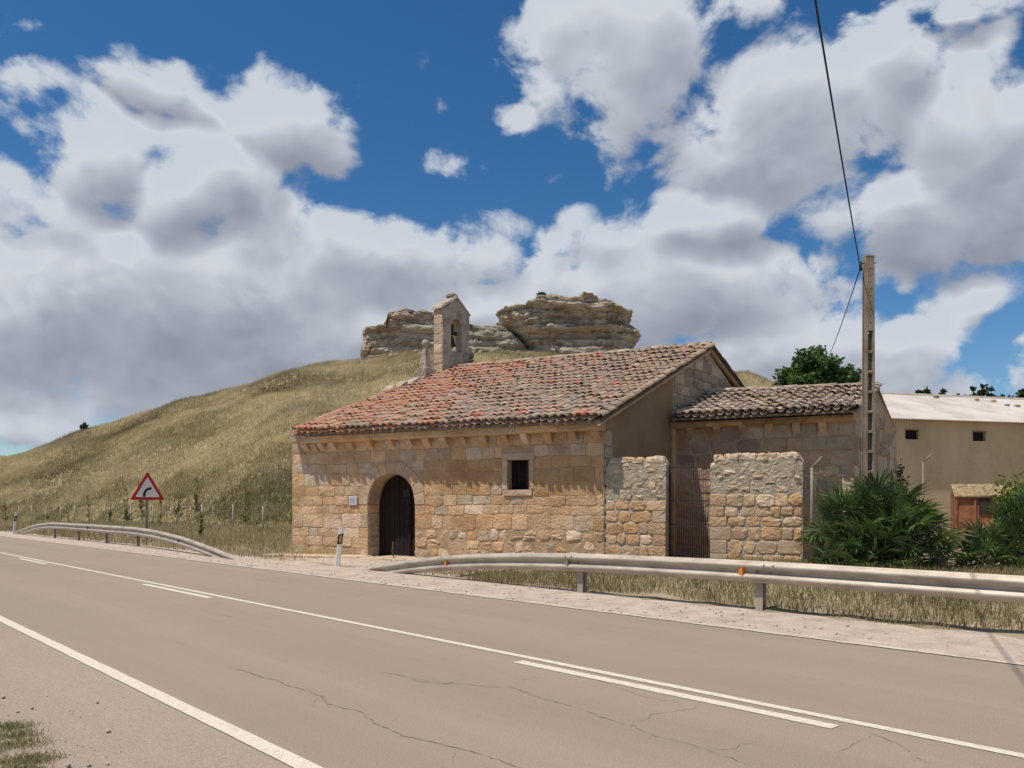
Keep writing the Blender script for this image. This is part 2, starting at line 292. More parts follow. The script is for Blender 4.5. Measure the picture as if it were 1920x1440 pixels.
mat('frond_dry', [(.20,.165,.075),(.28,.235,.12)], scale=2.2, rough=.8, bump=0, rnd=.3)
mat('brush_dry', [(.15,.12,.085),(.27,.22,.165)], scale=6, rough=.95, bump=0, tint=.5)

# ------------------------------------------------------------------ mesh helpers
ORG = {}
def tag(o, label=None, cat=None, group=None, kind=None):
    if label: o['label'] = label
    if cat: o['category'] = cat
    if group: o['group'] = group
    if kind: o['kind'] = kind
    return o
def place(o, origin, parent):
    origin = np.array(origin, float); ORG[o] = origin
    COL.objects.link(o)
    if parent is not None:
        o.parent = parent; o.location = tuple(origin - ORG[parent])
    else: o.location = tuple(origin)
def empty(name, loc, label=None, cat=None, group=None):
    o = bpy.data.objects.new(name, None); place(o, loc, None); o.empty_display_size = .3
    return tag(o, label, cat, group)
def np_mesh(name, V, F3=None, F4=None, tint=None, smooth=False):
    me = bpy.data.meshes.new(name); V = np.asarray(V, np.float32)
    loops = []; starts = []; n = 0
    if F4 is not None and len(F4):
        F4 = np.asarray(F4, np.int32); loops.append(F4.ravel()); starts.append(np.arange(len(F4))*4); n += len(F4)*4
    if F3 is not None and len(F3):
        F3 = np.asarray(F3, np.int32); loops.append(F3.ravel()); starts.append(n + np.arange(len(F3))*3)
    loops = np.concatenate(loops); starts = np.concatenate(starts)
    me.vertices.add(len(V)); me.vertices.foreach_set('co', V.ravel())
    me.loops.add(len(loops)); me.loops.foreach_set('vertex_index', loops.astype(np.int32))
    me.polygons.add(len(starts)); me.polygons.foreach_set('loop_start', starts.astype(np.int32))
    if smooth: me.polygons.foreach_set('use_smooth', np.ones(len(starts), bool))
    me.update(calc_edges=True)
    if tint is not None:
        a = me.attributes.new('tint', 'FLOAT', 'POINT'); a.data.foreach_set('value', np.asarray(tint, np.float32))
    return me
class MB:
    def __init__(s): s.v = []; s.f = []; s.m = []; s.sm = []
    def add(s, V, F, mi=0, sm=False):
        b = len(s.v); s.v += [tuple(map(float, p)) for p in V]
        for f in F: s.f.append([b+i for i in f]); s.m.append(mi); s.sm.append(sm)
        return s
    def box(s, c, ax, ay, az, mi=0):
        c, ax, ay, az = map(np.array, (c, ax, ay, az))
        V = [c+i*ax+j*ay+k*az for k in (-1, 1) for j in (-1, 1) for i in (-1, 1)]
        return s.add(V, [(0,2,3,1),(4,5,7,6),(0,1,5,4),(2,6,7,3),(0,4,6,2),(1,3,7,5)], mi)
    def bevbox(s, c, ax, ay, az, b=.02, mi=0):
        """box with chamfered edges; half axes given as vectors"""
        c, ax, ay, az = [np.array(x, float) for x in (c, ax, ay, az)]
        la, lb, lc = [np.linalg.norm(x) for x in (ax, ay, az)]
        ux, uy, uz = ax/la, ay/lb, az/lc
        b = min(b, la*.6, lb*.6, lc*.6)
        V = []; idx = {}
        for i in (-1, 1):
            for j in (-1, 1):
                for k in (-1, 1):
                    p = c+i*ax+j*ay+k*az
                    for d, o in enumerate((-(j*uy+k*uz)*b, -(i*ux+k*uz)*b, -(i*ux+j*uy)*b)):
                        idx[(i,j,k,d)] = len(V); V.append(p+o)
        I = lambda i,j,k,d: idx[(i,j,k,d)]
        F = []
        for i in (-1,1): F.append([I(i,-1,-1,0), I(i,1,-1,0), I(i,1,1,0), I(i,-1,1,0)][::i])
        for j in (-1,1): F.append([I(-1,j,-1,1), I(-1,j,1,1), I(1,j,1,1), I(1,j,-1,1)][::j])
        for k in (-1,1): F.append([I(-1,-1,k,2), I(1,-1,k,2), I(1,1,k,2), I(-1,1,k,2)][::k])
        for j in (-1,1):
            for k in (-1,1): F.append([I(-1,j,k,1), I(1,j,k,1), I(1,j,k,2), I(-1,j,k,2)])
        for i in (-1,1):
            for k in (-1,1): F.append([I(i,-1,k,0), I(i,1,k,0), I(i,1,k,2), I(i,-1,k,2)])
        for i in (-1,1):
            for j in (-1,1): F.append([I(i,j,-1,0), I(i,j,1,0), I(i,j,1,1), I(i,j,-1,1)])
        for i in (-1,1):
            for j in (-1,1):
                for k in (-1,1): F.append([I(i,j,k,0), I(i,j,k,1), I(i,j,k,2)])
        return s.add(V, F, mi)
    def tube(s, pts, r, n=6, mi=0, sm=True, cap=True):
        pts = [np.array(p, float) for p in pts]; rr = r if isinstance(r, (list, tuple)) else [r]*len(pts)
        V = []; F = []
        for i, p in enumerate(pts):
            d = pts[min(i+1, len(pts)-1)]-pts[max(i-1, 0)]; d = d/(np.linalg.norm(d)+1e-9)
            a = np.cross(d, (0, 0, 1) if abs(d[2]) < .9 else (1, 0, 0)); a /= np.linalg.norm(a); b = np.cross(d, a)
            for k in range(n):
                t = 2*math.pi*k/n; V.append(p+rr[i]*(math.cos(t)*a+math.sin(t)*b))
        for i in range(len(pts)-1):
            for k in range(n): F.append((i*n+k, i*n+(k+1) % n, (i+1)*n+(k+1) % n, (i+1)*n+k))
        if cap: F.append(tuple(range(n))[::-1]); F.append(tuple((len(pts)-1)*n+k for k in range(n)))
        return s.add(V, F, mi, sm)
    def build(s, name, mats, parent=None, origin=None, recalc=True):
        V = np.array(s.v)
        if origin is None:
            origin = V.mean(0); origin[2] = V[:, 2].min()
        me = bpy.data.meshes.new(name); me.from_pydata((V-np.array(origin)).tolist(), [], s.f)
        if isinstance(mats, str): mats = [mats]
        for m in mats: me.materials.append(MATS[m])
        me.polygons.foreach_set('material_index', s.m); me.polygons.foreach_set('use_smooth', s.sm)
        me.update()
        if recalc:
            import bmesh
            bm = bmesh.new(); bm.from_mesh(me); bmesh.ops.recalc_face_normals(bm, faces=bm.faces); bm.to_mesh(me); bm.free()
        o = bpy.data.objects.new(name, me); place(o, origin, parent)
        return o
def npobj(name, me, m, parent=None, origin=(0, 0, 0)):
    me.materials.append(MATS[m]); o = bpy.data.objects.new(name, me); place(o, origin, parent); return o
def unit(v): v = np.array(v, float); return v/np.linalg.norm(v)
def sstep(a, b, x): t = np.clip((x-a)/(b-a), 0, 1); return t*t*(3-2*t)
def fbm(x, y, z, o=4): return mnoise.fractal(Vector((x, y, z)), 1.0, 2.0, o)

# road frame: p = metres across the road from the camera's side, s = metres along it
UN = np.array([.731, .682]); US = np.array([-.682, .731])
def W(p, s, z): q = UN*p+US*s; return np.array([q[0], q[1], z])
def ground_z(X, Y):
    X = np.asarray(X, float); Y = np.asarray(Y, float)
    p = UN[0]*X+UN[1]*Y; s = US[0]*X+US[1]*Y
    rise = np.interp(s, [-40, 8, 14, 24, 120], [.32, .30, .05, .06, .42])
    bump = .03*np.sin(X*1.7+1)*np.sin(Y*1.3)+.02*np.sin(X*3.1+Y*2.3)
    k = sstep(10.9, 13.2, p)
    return -.02+(rise+.02+bump*.6)*k

# ------------------------------------------------------------------ ground, hill, road
def build_ground():
    xs = np.unique(np.concatenate([np.linspace(-900, -70, 24), np.arange(-70, 45, .8), np.linspace(45, 900, 24)]))
    ys = np.unique(np.concatenate([np.linspace(-120, -5, 12), np.arange(-5, 70, .8), np.linspace(70, 1500, 30)]))
    XX, YY = np.meshgrid(xs, ys); ZZ = ground_z(XX, YY)
    V = np.stack([XX.ravel(), YY.ravel(), ZZ.ravel()], 1); nx = len(xs); ny = len(ys)
    i = np.arange(nx-1)[None, :]+np.arange(ny-1)[:, None]*nx; i = i.ravel()
    o = npobj('ground', np_mesh('ground', V, F4=np.stack([i, i+1, i+1+nx, i+nx], 1), smooth=True), 'soil')
    tag(o, kind='structure')
build_ground()

CREST = 115.0
SIL = np.array([(-3000,945),(-1500,938),(-700,915),(-200,880),(-60,862),(0,855),(45,850),(62,846),(120,824),(180,803),(300,766),(400,737),(500,708),(600,687),(690,669),(760,656),
                (830,651),(950,651),(1000,656),(1100,668),(1190,690),(1300,702),(1375,698),(1400,702),(1445,722),(1520,750),(1700,792),(2200,800),(3500,870),(5000,930)], float)
def hill_z(X, Y):
    X = np.asarray(X, float); Y = np.asarray(Y, float)
    az = X/np.maximum(Y, 1)*1493+960
    H = (950-np.interp(az, SIL[:, 0], SIL[:, 1]))/1493*CREST+1.6
    B = np.interp(az, [-400, 0, 500, 900, 1500, 2500], [96, 80, 53, 52, 70, 75])
    t = (Y-B)/(CREST-B)
    f = np.where(t < 1, t*(1.28-.28*t), 1.0)
    z = .1+(H-.1)*f
    z = np.where(Y > 132, z-(Y-132)*.22, z)
    z = np.where(t < 0, .1+t*8, z)
    nb = .32*np.sin(X*.16+.03*Y)*np.sin(Y*.21+1)+.22*np.sin(X*.37+1.3+.1*Y)+.12*np.sin(X*.9+Y*.5)+.16*np.sin(Y*.55+.2*X)
    return z+nb*np.clip(t*2.5, 0, 1)
def build_hill():
    xs = np.linspace(-210, 170, 300); ys = np.concatenate([np.linspace(44, 124, 110), np.linspace(126, 260, 20)])
    XX, YY = np.meshgrid(xs, ys); ZZ = hill_z(XX, YY)
    V = np.stack([XX.ravel(), YY.ravel(), ZZ.ravel()], 1); nx = len(xs)
    i = (np.arange(nx-1)[None, :]+np.arange(len(ys)-1)[:, None]*nx).ravel()
    o = npobj('hill', np_mesh('hill', V, F4=np.stack([i, i+1, i+1+nx, i+nx], 1), smooth=True), 'hill_soil')
    tag(o, kind='structure')
build_hill()

def strip(p0, p1, s0, s1, z, ds=1.0, wob=0.0, seed=0):
    """sheet along the road between offsets p0 and p1 (numbers or functions of s)"""
    ss = np.linspace(s0, s1, max(2, int(abs(s1-s0)/ds)+1)); V = []; F = []
    r_ = np.random.default_rng(seed)
    for k, s_ in enumerate(ss):
        a = p0(s_) if callable(p0) else p0; b = p1(s_) if callable(p1) else p1
        V += [W(a+wob*r_.normal(), s_, z), W(b+wob*r_.normal(), s_, z)]
        if k: F.append((2*k-2, 2*k, 2*k+1, 2*k-1))
    return MB().add(V, F)
road = strip(.9, 9.35, -90, 320, 0.0, 4).build('road', 'asphalt', origin=(0, 0, 0)); tag(road, kind='structure')
sh = strip(lambda s: .15+.35*math.sin(s*.4)+.2*math.sin(s*1.3+1), 2.34, -90, 320, .004, .7).build('road_shoulder', 'asphalt_worn', origin=(0, 0, 0)); tag(sh, kind='structure')
gs = strip(lambda s: 9.28+.02*math.sin(s*2.1)+.015*math.sin(s*5.3), lambda s: 11.35+.15*math.sin(s*.9), -60, 120, .006, .35).build('gravel_shoulder', 'gravel', origin=(0, 0, 0)); tag(gs, kind='structure')
gv = MB(); ngx, ngy = 40, 22       # gravel apron in front of the chapel door
VA = []
for j in range(ngy):
    for i in range(ngx):
        s_ = 14.2+i*.24; p_ = 11.35+j*.22*(1-.25*abs(i-20)/20)
        q = W(p_, s_, 0); VA.append((q[0], q[1], float(ground_z(q[0], q[1]))+.014))
gv.add(VA, [(j*ngx+i, j*ngx+i+1, (j+1)*ngx+i+1, (j+1)*ngx+i) for j in range(ngy-1) for i in range(ngx-1)])
tag(gv.build('gravel_apron', 'gravel', origin=(0, 0, 0)), kind='structure')
# markings
strip(5.83, 5.93, -80, 300, .005, .5, .002, 1).build('centre_line', 'paint', road)
for k in range(-3, 14):
    s0 = 2.62+k*11.2
    strip(5.585, 5.715, s0, s0+3.35, .005, .3, .003, k+9).build('dash', 'paint', road)
strip(2.345, 2.475, -80, 300, .008, .3, .0022, 2).build('edge_line', 'paint', road)
strip(lambda s: 9.215+.008*math.sin(s*7), lambda s: 9.285+.012*math.sin(s*3.7), -60, 200, .010, .2, .008, 3).build('edge_line', 'paint_old', road)
# cracks: thin sunken seams drawn as dark fillets lying in the surface
def crack(pts, w, seed):
    r_ = np.random.default_rng(seed); P = []
    for a, b in zip(pts[:-1], pts[1:]):
        a = np.array(a); b = np.array(b); n = max(2, int(np.linalg.norm(b-a)/.05))
        for k in range(n): P.append(a+(b-a)*k/n)
    P = np.array(P); k = np.zeros(2); off = []
    for _ in P: k = k*.82+r_.normal(0, .013, 2); off.append(k.copy())
    P = P+np.array(off); V = []; F = []
    for i, q in enumerate(P):
        d = P[min(i+1, len(P)-1)]-P[max(0, i-1)]; d = d/(np.linalg.norm(d)+1e-6); nn = np.array([-d[1], d[0]]); ww = w*abs(r_.normal(.6, .45))*min(1, i/6+.1, (len(P)-i)/6)
        V += [(q[0]-nn[0]*ww, q[1]-nn[1]*ww, .0035), (q[0]+nn[0]*ww, q[1]+nn[1]*ww, .0035)]
        if i: F.append((2*i-2, 2*i, 2*i+1, 2*i-1))
    MB().add(V, F).build('crack', 'crack', road)
def G(px, py): Y = 1.6*1493/(py-950.0); return ((px-960)/1493*Y, Y)
crack([G(430,1252), G(492,1268), G(560,1290), G(606,1305), G(612,1318), G(680,1336), G(705,1358), G(760,1380), G(850,1398), G(960,1430), G(1100,1500)], .007, 1)
crack([G(700,1258), G(745,1265), G(830,1283), G(890,1272)], .004, 2)
crack([G(745,1265), G(800,1280), G(960,1290), G(1060,1320), G(1180,1362), G(1300,1402), G(1420,1440)], .004, 3)
crack([G(1300,1402), G(1380,1408), G(1440,1390)], .004, 4)
crack([G(370,1140), G(385,1145), G(460,1160)], .004, 5)
crack([G(0,1298), G(40,1294), G(95,1292)], .005, 6)
crack([G(105,1390), G(135,1408), G(150,1440)], .006, 7)
crack([G(1560,1360), G(1640,1378), G(1700,1400), G(1760,1440)], .004, 8)

crack([G(606,1305), G(590,1312), G(575,1330)], .004, 11); crack([G(705,1358), G(730,1352), G(752,1340)], .004, 12); crack([G(850,1398), G(835,1415), G(842,1436)], .004, 13)
crack([G(1180,1362), G(1215,1340), G(1262,1335), G(1330,1318)], .003, 14); crack([G(960,1290), G(985,1275), G(1040,1268)], .003, 15); crack([G(1640,1378), G(1600,1392), G(1575,1420)], .003, 16)
crack([G(1420,1440), G(1500,1460), G(1560,1500)], .004, 17); crack([G(1040,1262), G(1130,1280), G(1190,1302), G(1290,1322)], .003, 18)
# loose stones on the gravel
def pebbles():
    V = []; F = []; base = np.array([(1,0,0),(-1,0,0),(0,1,0),(0,-1,0),(0,0,1),(0,0,-.6)], float)
    fc = np.array([(0,2,4),(2,1,4),(1,3,4),(3,0,4),(2,0,5),(1,2,5),(3,1,5),(0,3,5)])
    n = 2600
    for k in range(n):
        if k < 1500: p_ = 9.35+rng.random()**1.4*2.4; s_ = rng.uniform(0, 34)
        elif k < 2100: p_ = rng.uniform(11.3, 14.5); s_ = rng.uniform(14.5, 22)
        else: p_ = rng.normal(.9, .45); s_ = rng.uniform(1.5, 8)
        q = W(p_, s_, 0); r_ = .006+.02*rng.random()**4
        z = float(ground_z(q[0], q[1]))+.02 if p_ > 11.2 else .006
        V.append(base*r_*rng.uniform(.6, 1.3, (6, 3))+(q[0], q[1], z+r_*.3)); F.append(fc+6*k)
    o = npobj('loose_pebbles', np_mesh('loose_pebbles', np.concatenate(V), F3=np.concatenate(F)), 'pebble')
    tag(o, 'small pale pebbles scattered over the gravel shoulders', 'pebbles', kind='stuff')
pebbles()

# ------------------------------------------------------------------ chapel
AX = np.array([-7.09, 25.7]); FD = unit([9.52, -4.70]); NF = np.array([FD[1], -FD[0]])   # facade start, along it, out of it
NF = NF if NF[1] < 0 else -NF
FLEN = 10.62
BX = AX+FD*FLEN
GE = unit([.588, .809]); NE = np.array([GE[1], -GE[0]])       # east gable direction and outward normal
GW = unit([4.82, 5.73])
def frame(o2, d2, n2): return lambda r, z, d=0.0: np.array([o2[0]+d2[0]*r+n2[0]*d, o2[1]+d2[1]*r+n2[1]*d, z])
FA = frame(AX, FD, NF); EA = frame(BX, GE, NE)
chapel = empty('stone_chapel', (-2.3, 25.5, 0), 'low stone chapel with red and brown tiled roof, arched dark door and small belfry', 'chapel')

E0 = np.array([-6.90, 25.12, 3.90]); E1 = np.array([2.27, 20.44, 3.84]); R1 = np.array([6.68, 26.62, 6.94]); R0 = np.array([-2.11, 30.98, 6.96])
SB1 = np.array([8.75, 29.35, 5.62]); SB0 = np.array([.1, 33.7, 5.64])
CE0 = np.array([4.82, 24.0, 4.26]); CE1 = np.array([9.33, 21.6, 4.23]); CR1 = np.array([11.32, 24.58, 5.28]); CR0 = np.array([6.72, 26.92, 5.42])
CB1 = np.array([13.2, 27.35, 4.2]); CB0 = np.array([8.5, 29.7, 4.3])
CW0 = BX+GE*4.28; CLEN = 5.10; CW1 = CW0+FD*CLEN
CG = unit([.588, .809]); CA = frame(CW0, FD, NF); NCE = np.array([CG[1], -CG[0]]); CEA = frame(CW1, CG, NCE)

# door and window openings on the facade (r along, z up)
DR0, DR1, DZS, DB = 2.99, 4.70, 1.66, .10; DC = (DR0+DR1)/2; DA = (DR1-DR0)/2; DH = .94
WR0, WR1, WZ0, WZ1 = 7.77, 8.43, 2.07, 2.90
def arch_z(r):
    x = np.clip(abs(r-DC)/DA, 0, 1); return DZS+DH*math.sqrt(max(0, 1-x**2.15))
WTOP = 3.72
fw = MB()
edges = sorted(set([0, DR0, DR1, WR0, WR1, FLEN]+list(np.arange(.4, FLEN, .4))+list(np.linspace(DR0, DR1, 25))))
for a, b in zip(edges[:-1], edges[1:]):
    m_ = (a+b)/2
    if DR0 < m_ < DR1:
        fw.add([FA(a, arch_z(a)), FA(b, arch_z(b)), FA(b, WTOP), FA(a, WTOP)], [(0,1,2,3)])
        fw.add([FA(a, arch_z(a)), FA(b, arch_z(b)), FA(b, arch_z(b), -.62), FA(a, arch_z(a), -.62)], [(0,1,2,3)])
    elif WR0 < m_ < WR1:
        fw.add([FA(a, -.3), FA(b, -.3), FA(b, WZ0), FA(a, WZ0)], [(0,1,2,3)]); fw.add([FA(a, WZ1), FA(b, WZ1), FA(b, WTOP), FA(a, WTOP)], [(0,1,2,3)])
    else: fw.add([FA(a, -.3), FA(b, -.3), FA(b, WTOP), FA(a, WTOP)], [(0,1,2,3)])
for r_ in (DR0, DR1): fw.add([FA(r_, -.1), FA(r_, DZS), FA(r_, DZS, -.62), FA(r_, -.1, -.62)], [(0,1,2,3)])
fw.add([FA(0, WTOP), FA(FLEN, WTOP), FA(FLEN, WTOP, -.6), FA(0, WTOP, -.6)], [(0,1,2,3)])
fac = fw.build('facade_wall', 'mortar', chapel, recalc=False)

# --- stones
STN = []
def stone(fr, r0, r1, z0, z1, parent, m, proud=.02, jit=.016, gap=.010, name='stone', rough=1.0, back=-.05, clip=None):
    """one block of masonry: rounded outline, bevelled face standing out of the joint"""
    r0 += gap; r1 -= gap; z0 += gap; z1 -= gap
    if r1-r0 < .04 or z1-z0 < .04: return None
    w = r1-r0; h = z1-z0; c = min(w, h)*random.uniform(.10, .24)*rough
    c = min(c, .3*w, .3*h)
    P = [(r0+c, z0), (r1-c, z0), (r1, z0+c), (r1, z1-c), (r1-c, z1), (r0+c, z1), (r0, z1-c), (r0, z0+c)]
    j = jit*rough
    P = [(a+random.gauss(0, j*.5), b+random.gauss(0, j*.5)) for a, b in P]
    if clip: P = [clip(a, b) for a, b in P]
    cr = sum(a for a, b in P)/8; cz = sum(b for a, b in P)/8
    ins = 1-min(.03*rough/min(w, h), .22)
    V = [fr(a, b, back) for a, b in P]+[fr(a, b, proud-.02*rough) for a, b in P]
    V += [fr(cr+(a-cr)*ins, cz+(b-cz)*ins, proud+random.gauss(0, .006*rough)) for a, b in P]
    V.append(fr(cr, cz, proud+.008*rough))
    F = []
    for k in range(8):
        k2 = (k+1) % 8
        F += [(k, k2, 8+k2, 8+k), (8+k, 8+k2, 16+k2, 16+k), (16+k, 16+k2, 24)]
    return MB().add(V, F).build(name, m, parent, origin=fr(cr, cz, 0), recalc=True)
def pick(ws):
    t = random.random()*sum(w for _, w in ws)
    for m, w in ws:
        t -= w
        if t <= 0: return m
    return ws[-1][0]

ZC = [-.05, .36, .66, .95, 1.38, 1.64, 1.91, 2.23, 2.64, 2.96, 3.30]
cnt = 0
for ci in range(len(ZC)-1):
    za, zb = ZC[ci], ZC[ci+1]; zm = (za+zb)/2
    r_ = 0.0; cells = []
    block = []
    if za < DZS-.02: block.append((DR0, DR1))
    else:
        x = (za+.04-DZS)/(DH+.33)
        if x < 1: hw = (DA+.36)*math.sqrt(1-max(0, x)**2.1); block.append((DC-hw, DC+hw))
    if zb > WZ0-.2+.05 and za < WZ1+.2-.05: block.append((WR0-.16, WR1+.15))
    free = []; cur = 0.0
    for b0, b1 in sorted(block): free.append((cur, b0)); cur = b1
    free.append((cur, FLEN))
    for f0, f1 in free:
        r_ = f0
        while r_ < f1-.02:
            low = zm < .95 and r_ > 4.6
            w = random.uniform(.24, .5) if low else random.uniform(.30, .66)*(1.25 if zb-za > .36 else 1)
            if f1-(r_+w) < .2: w = f1-r_
            wob = lambda a: .025*math.sin(a*1.3+ci)+.014*math.sin(a*3.7+2*ci)
            edge = r_ < .05 or r_+w > FLEN-.05
            rub = (zm < .95 and r_ > 4.6) or zm < .3
            if zm > 2.3: ws = [('stone_buff',3.5),('stone_grey',2.4),('stone_ochre',2.6)]
            elif rub: ws = [('stone_buff',2.4),('stone_pale',2.6),('stone_ochre',1.2),('stone_grey',3)]
            else: ws = [('stone_buff',5),('stone_ochre',2.2),('stone_pale',1.0),('stone_grey',1.4)]
            if r_ > 9 and 1.0 < zm < 2.9: ws = [('stone_ochre',3),('stone_buff',2.5),('stone_rust',.7)]
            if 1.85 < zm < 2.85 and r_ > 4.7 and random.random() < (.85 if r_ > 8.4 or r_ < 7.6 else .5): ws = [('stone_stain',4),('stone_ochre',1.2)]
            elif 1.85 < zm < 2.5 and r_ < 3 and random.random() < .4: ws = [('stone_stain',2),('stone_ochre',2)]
            elif zm > 2.85: ws = [('stone_grey',3),('stone_buff',3),('stone_ochre',.6)]
            zz0 = za+wob(r_) if ci else za; zz1 = zb+(.025*math.sin(r_*1.3+ci+1)+.014*math.sin(r_*3.7+2*ci+2) if ci < len(ZC)-2 else 0)
            if rub and random.random() < .30 and w > .3 and not edge:
                zs = (zz0+zz1)/2+random.uniform(-.05, .05)
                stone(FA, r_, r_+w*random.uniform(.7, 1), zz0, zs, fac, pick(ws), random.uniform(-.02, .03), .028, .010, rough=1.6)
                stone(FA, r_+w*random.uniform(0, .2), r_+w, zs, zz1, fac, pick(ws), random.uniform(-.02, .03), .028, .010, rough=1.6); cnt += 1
            else:
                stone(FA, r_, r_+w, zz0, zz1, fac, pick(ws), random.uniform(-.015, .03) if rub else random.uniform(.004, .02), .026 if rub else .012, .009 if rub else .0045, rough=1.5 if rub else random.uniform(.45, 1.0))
            r_ += w; cnt += 1
# frieze blocks between the corbels
r_ = 0.0
while r_ < FLEN-.05:
    w = random.uniform(.4, .75); w = FLEN-r_ if FLEN-r_-w < .25 else w
    stone(FA, r_, r_+w, 3.30, 3.66, fac, pick([('stone_buff',3),('stone_grey',2),('stone_ochre',2)]), random.uniform(.004, .02), .01, .008); r_ += w
# voussoirs round the door
NV = 11
def arc(t, k):      # t from 0 (left spring) to pi
    return DC-(DA+k)*math.copysign(abs(math.cos(t))**.93, math.cos(t)), DZS+(DH+k)*math.sin(t)**.93
for k in range(NV):
    t0 = math.pi*k/NV+.004; t1 = math.pi*(k+1)/NV-.004; V = []; pts = []
    ko = .34+random.uniform(-.02, .05)
    for t in np.linspace(t0, t1, 4): pts.append(arc(t, .006))
    for t in np.linspace(t1, t0, 4): pts.append(arc(t, ko))
    n_ = 8; cr = sum(a for a, b in pts)/n_; cz = sum(b for a, b in pts)/n_; pr = random.uniform(.016, .026)
    V = [FA(a, b, -.3) for a, b in pts]+[FA(a, b, pr-.012) for a, b in pts]+[FA(cr+(a-cr)*.95, cz+(b-cz)*.95, pr) for a, b in pts]
    F = []
    for i in range(n_):
        j = (i+1) % n_; F += [(i, j, n_+j, n_+i), (n_+i, n_+j, 2*n_+j, 2*n_+i)]
    F.append(tuple(range(2*n_, 3*n_)))
    MB().add(V, F).build('voussoir', 'stone_pink' if k % 4 else 'stone_buff', fac, origin=FA(cr, cz, 0))
# jamb stones inside the doorway (left reveal is the one in view)
FJL = lambda r, z, d=0.0: FA(DR0+d, z, -r)
FJR = lambda r, z, d=0.0: FA(DR1-d, z, -r)
for fr in (FJL, FJR):
    z = DB-.05
    while z < DZS-.05:
        h = random.uniform(.28, .46); h = DZS-z if DZS-z-h < .2 else h
        stone(fr, .012, .56, z, z+h, fac, pick([('stone_buff',2),('stone_ochre',2),('stone_grey',1)]), .018, .008, .006, name='jamb_stone', back=-.05); z += h
# window surround
FS = dict(jit=.004, gap=.004, rough=.35)
stone(FA, WR0-.17, WR1+.16, WZ1, WZ1+.20, fac, 'stone_pink', .03, name='lintel', back=-.28, **FS)
stone(FA, WR0-.17, WR0, WZ0, WZ1, fac, 'stone_pink', .028, name='window_jamb', back=-.28, **FS)
stone(FA, WR1, WR1+.16, WZ0, WZ1, fac, 'stone_pink', .028, name='window_jamb', back=-.28, **FS)
stone(FA, WR0-.12, WR1+.10, WZ0-.17, WZ0, fac, 'stone_pale', .05, name='window_sill', back=-.28, **FS)
# window recess: shutter, bars, darkness behind
win = MB().box(FA((WR0+WR1)/2, (WZ0+WZ1)/2, -.34), np.append(FD*.36, 0), (0, 0, .44), np.append(NF*.02, 0)).build('window', 'dark', chapel)
MB().box(FA(WR1-.17, (WZ0+WZ1)/2, -.29), np.append(FD*.035, 0), (0, 0, .40), np.append(NF*.02, 0)).build('frame', 'shutter', win)
for k in range(4):
    MB().tube([FA(WR0+.13+.13*k, WZ0+.004, -.2), FA(WR0+.13+.13*k, WZ1-.004, -.2)], .008, 5).build('bar', 'iron', win)
MB().tube([FA(WR0+.01, 2.36, -.2), FA(WR1-.01, 2.36, -.2)], .008, 5).build('bar', 'iron', win)
# door of vertical planks, two leaves
door = MB().box(FA(DC, 1.2, -.66), np.append(FD*1.0, 0), (0, 0, 1.5), np.append(NF*.02, 0)).build('door', 'dark', chapel)
nb = 9
for k in range(nb):
    a = DR0+.01+(DR1-DR0-.02)*k/nb; b = DR0+.01+(DR1-DR0-.02)*(k+1)/nb-.012
    dd = -.585 if k < 6 else -.60
    za = min(arch_z(a), arch_z(b))-.004; zh = max(arch_z(a), arch_z(b))-.004
    ta, tb = arch_z(a)-.004, arch_z(b)-.004
    V = [FA(a, DB, dd), FA(b, DB, dd), FA(b, tb, dd), FA(a, ta, dd)]+[FA(a, DB, dd-.035), FA(b, DB, dd-.035), FA(b, tb, dd-.035), FA(a, ta, dd-.035)]
    MB().add(V, [(0,1,2,3),(4,7,6,5),(0,4,5,1),(1,5,6,2),(2,6,7,3),(3,7,4,0)]).build('plank', 'door_wood', door)
MB().box(FA(DC+.18, 2.02, -.578), np.append(FD*.14, 0), (0, 0, .11), np.append(NF*.006, 0)).build('grille', 'iron', door)
MB().box(FA(DC+.30, 1.15, -.572), np.append(FD*.025, 0), (0, 0, 1.02), np.append(NF*.02, 0)).build('meeting_stile', 'door_wood', door)
MB().bevbox(FA(DC+.20, 1.1, -.555), np.append(FD*.03, 0), (0, 0, .08), np.append(NF*.012, 0), .006).build('lock_plate', 'iron', door)
# plaque beside the door
pq = MB().bevbox(FA(2.47, 1.78, .055), np.append(FD*.155, 0), (0, 0, .135), np.append(NF*.012, 0), .008).build('plaque', 'plaque', chapel)
tag(pq, 'pale grey rectangular plaque')
for k in range(3): MB().box(FA(2.47, 1.83-.045*k, .0675), np.append(FD*(.11-.02*k), 0), (0, 0, .007), np.append(NF*.002, 0)).build('text_line', 'plaque_mark', pq)
# cornice and corbels
def cornice_run(fr, length, z0, z1, d, parent, m, step=.9, r0=-.02):
    r_ = r0
    while r_ < length+.02-.05:
        w = random.uniform(step*.7, step*1.4); w = length+.02-r_ if length-r_-w < .4 else w
        a, b = r_+.006, r_+w-.006; dz = random.uniform(-.006, .006)
        V = [fr(a, z0+dz, -.1), fr(a, z0+dz, d-.07), fr(a, z0+.05+dz, d), fr(a, z1, d+.012), fr(a, z1, -.1)]
        V += [fr(b, z0+dz, -.1), fr(b, z0+dz, d-.07), fr(b, z0+.05+dz, d), fr(b, z1, d+.012), fr(b, z1, -.1)]
        F = [(0,1,2,3,4),(9,8,7,6,5)]+[(i, (i+1) % 5, 5+(i+1) % 5, 5+i) for i in range(5)]
        MB().add(V, F).build('cornice_block', pick(m), parent); r_ += w
cor = MB().box(FA(FLEN/2+.15, 3.76, .12), np.append(FD*(FLEN/2-.15), 0), (0, 0, .03), np.append(NF*.2, 0)).build('cornice', 'timber', chapel)
cornice_run(FA, FLEN, 3.60, 3.79,   .36, cor, [('stone_ochre',2),('stone_grey',2),('stone_buff',3)], r0=.22)
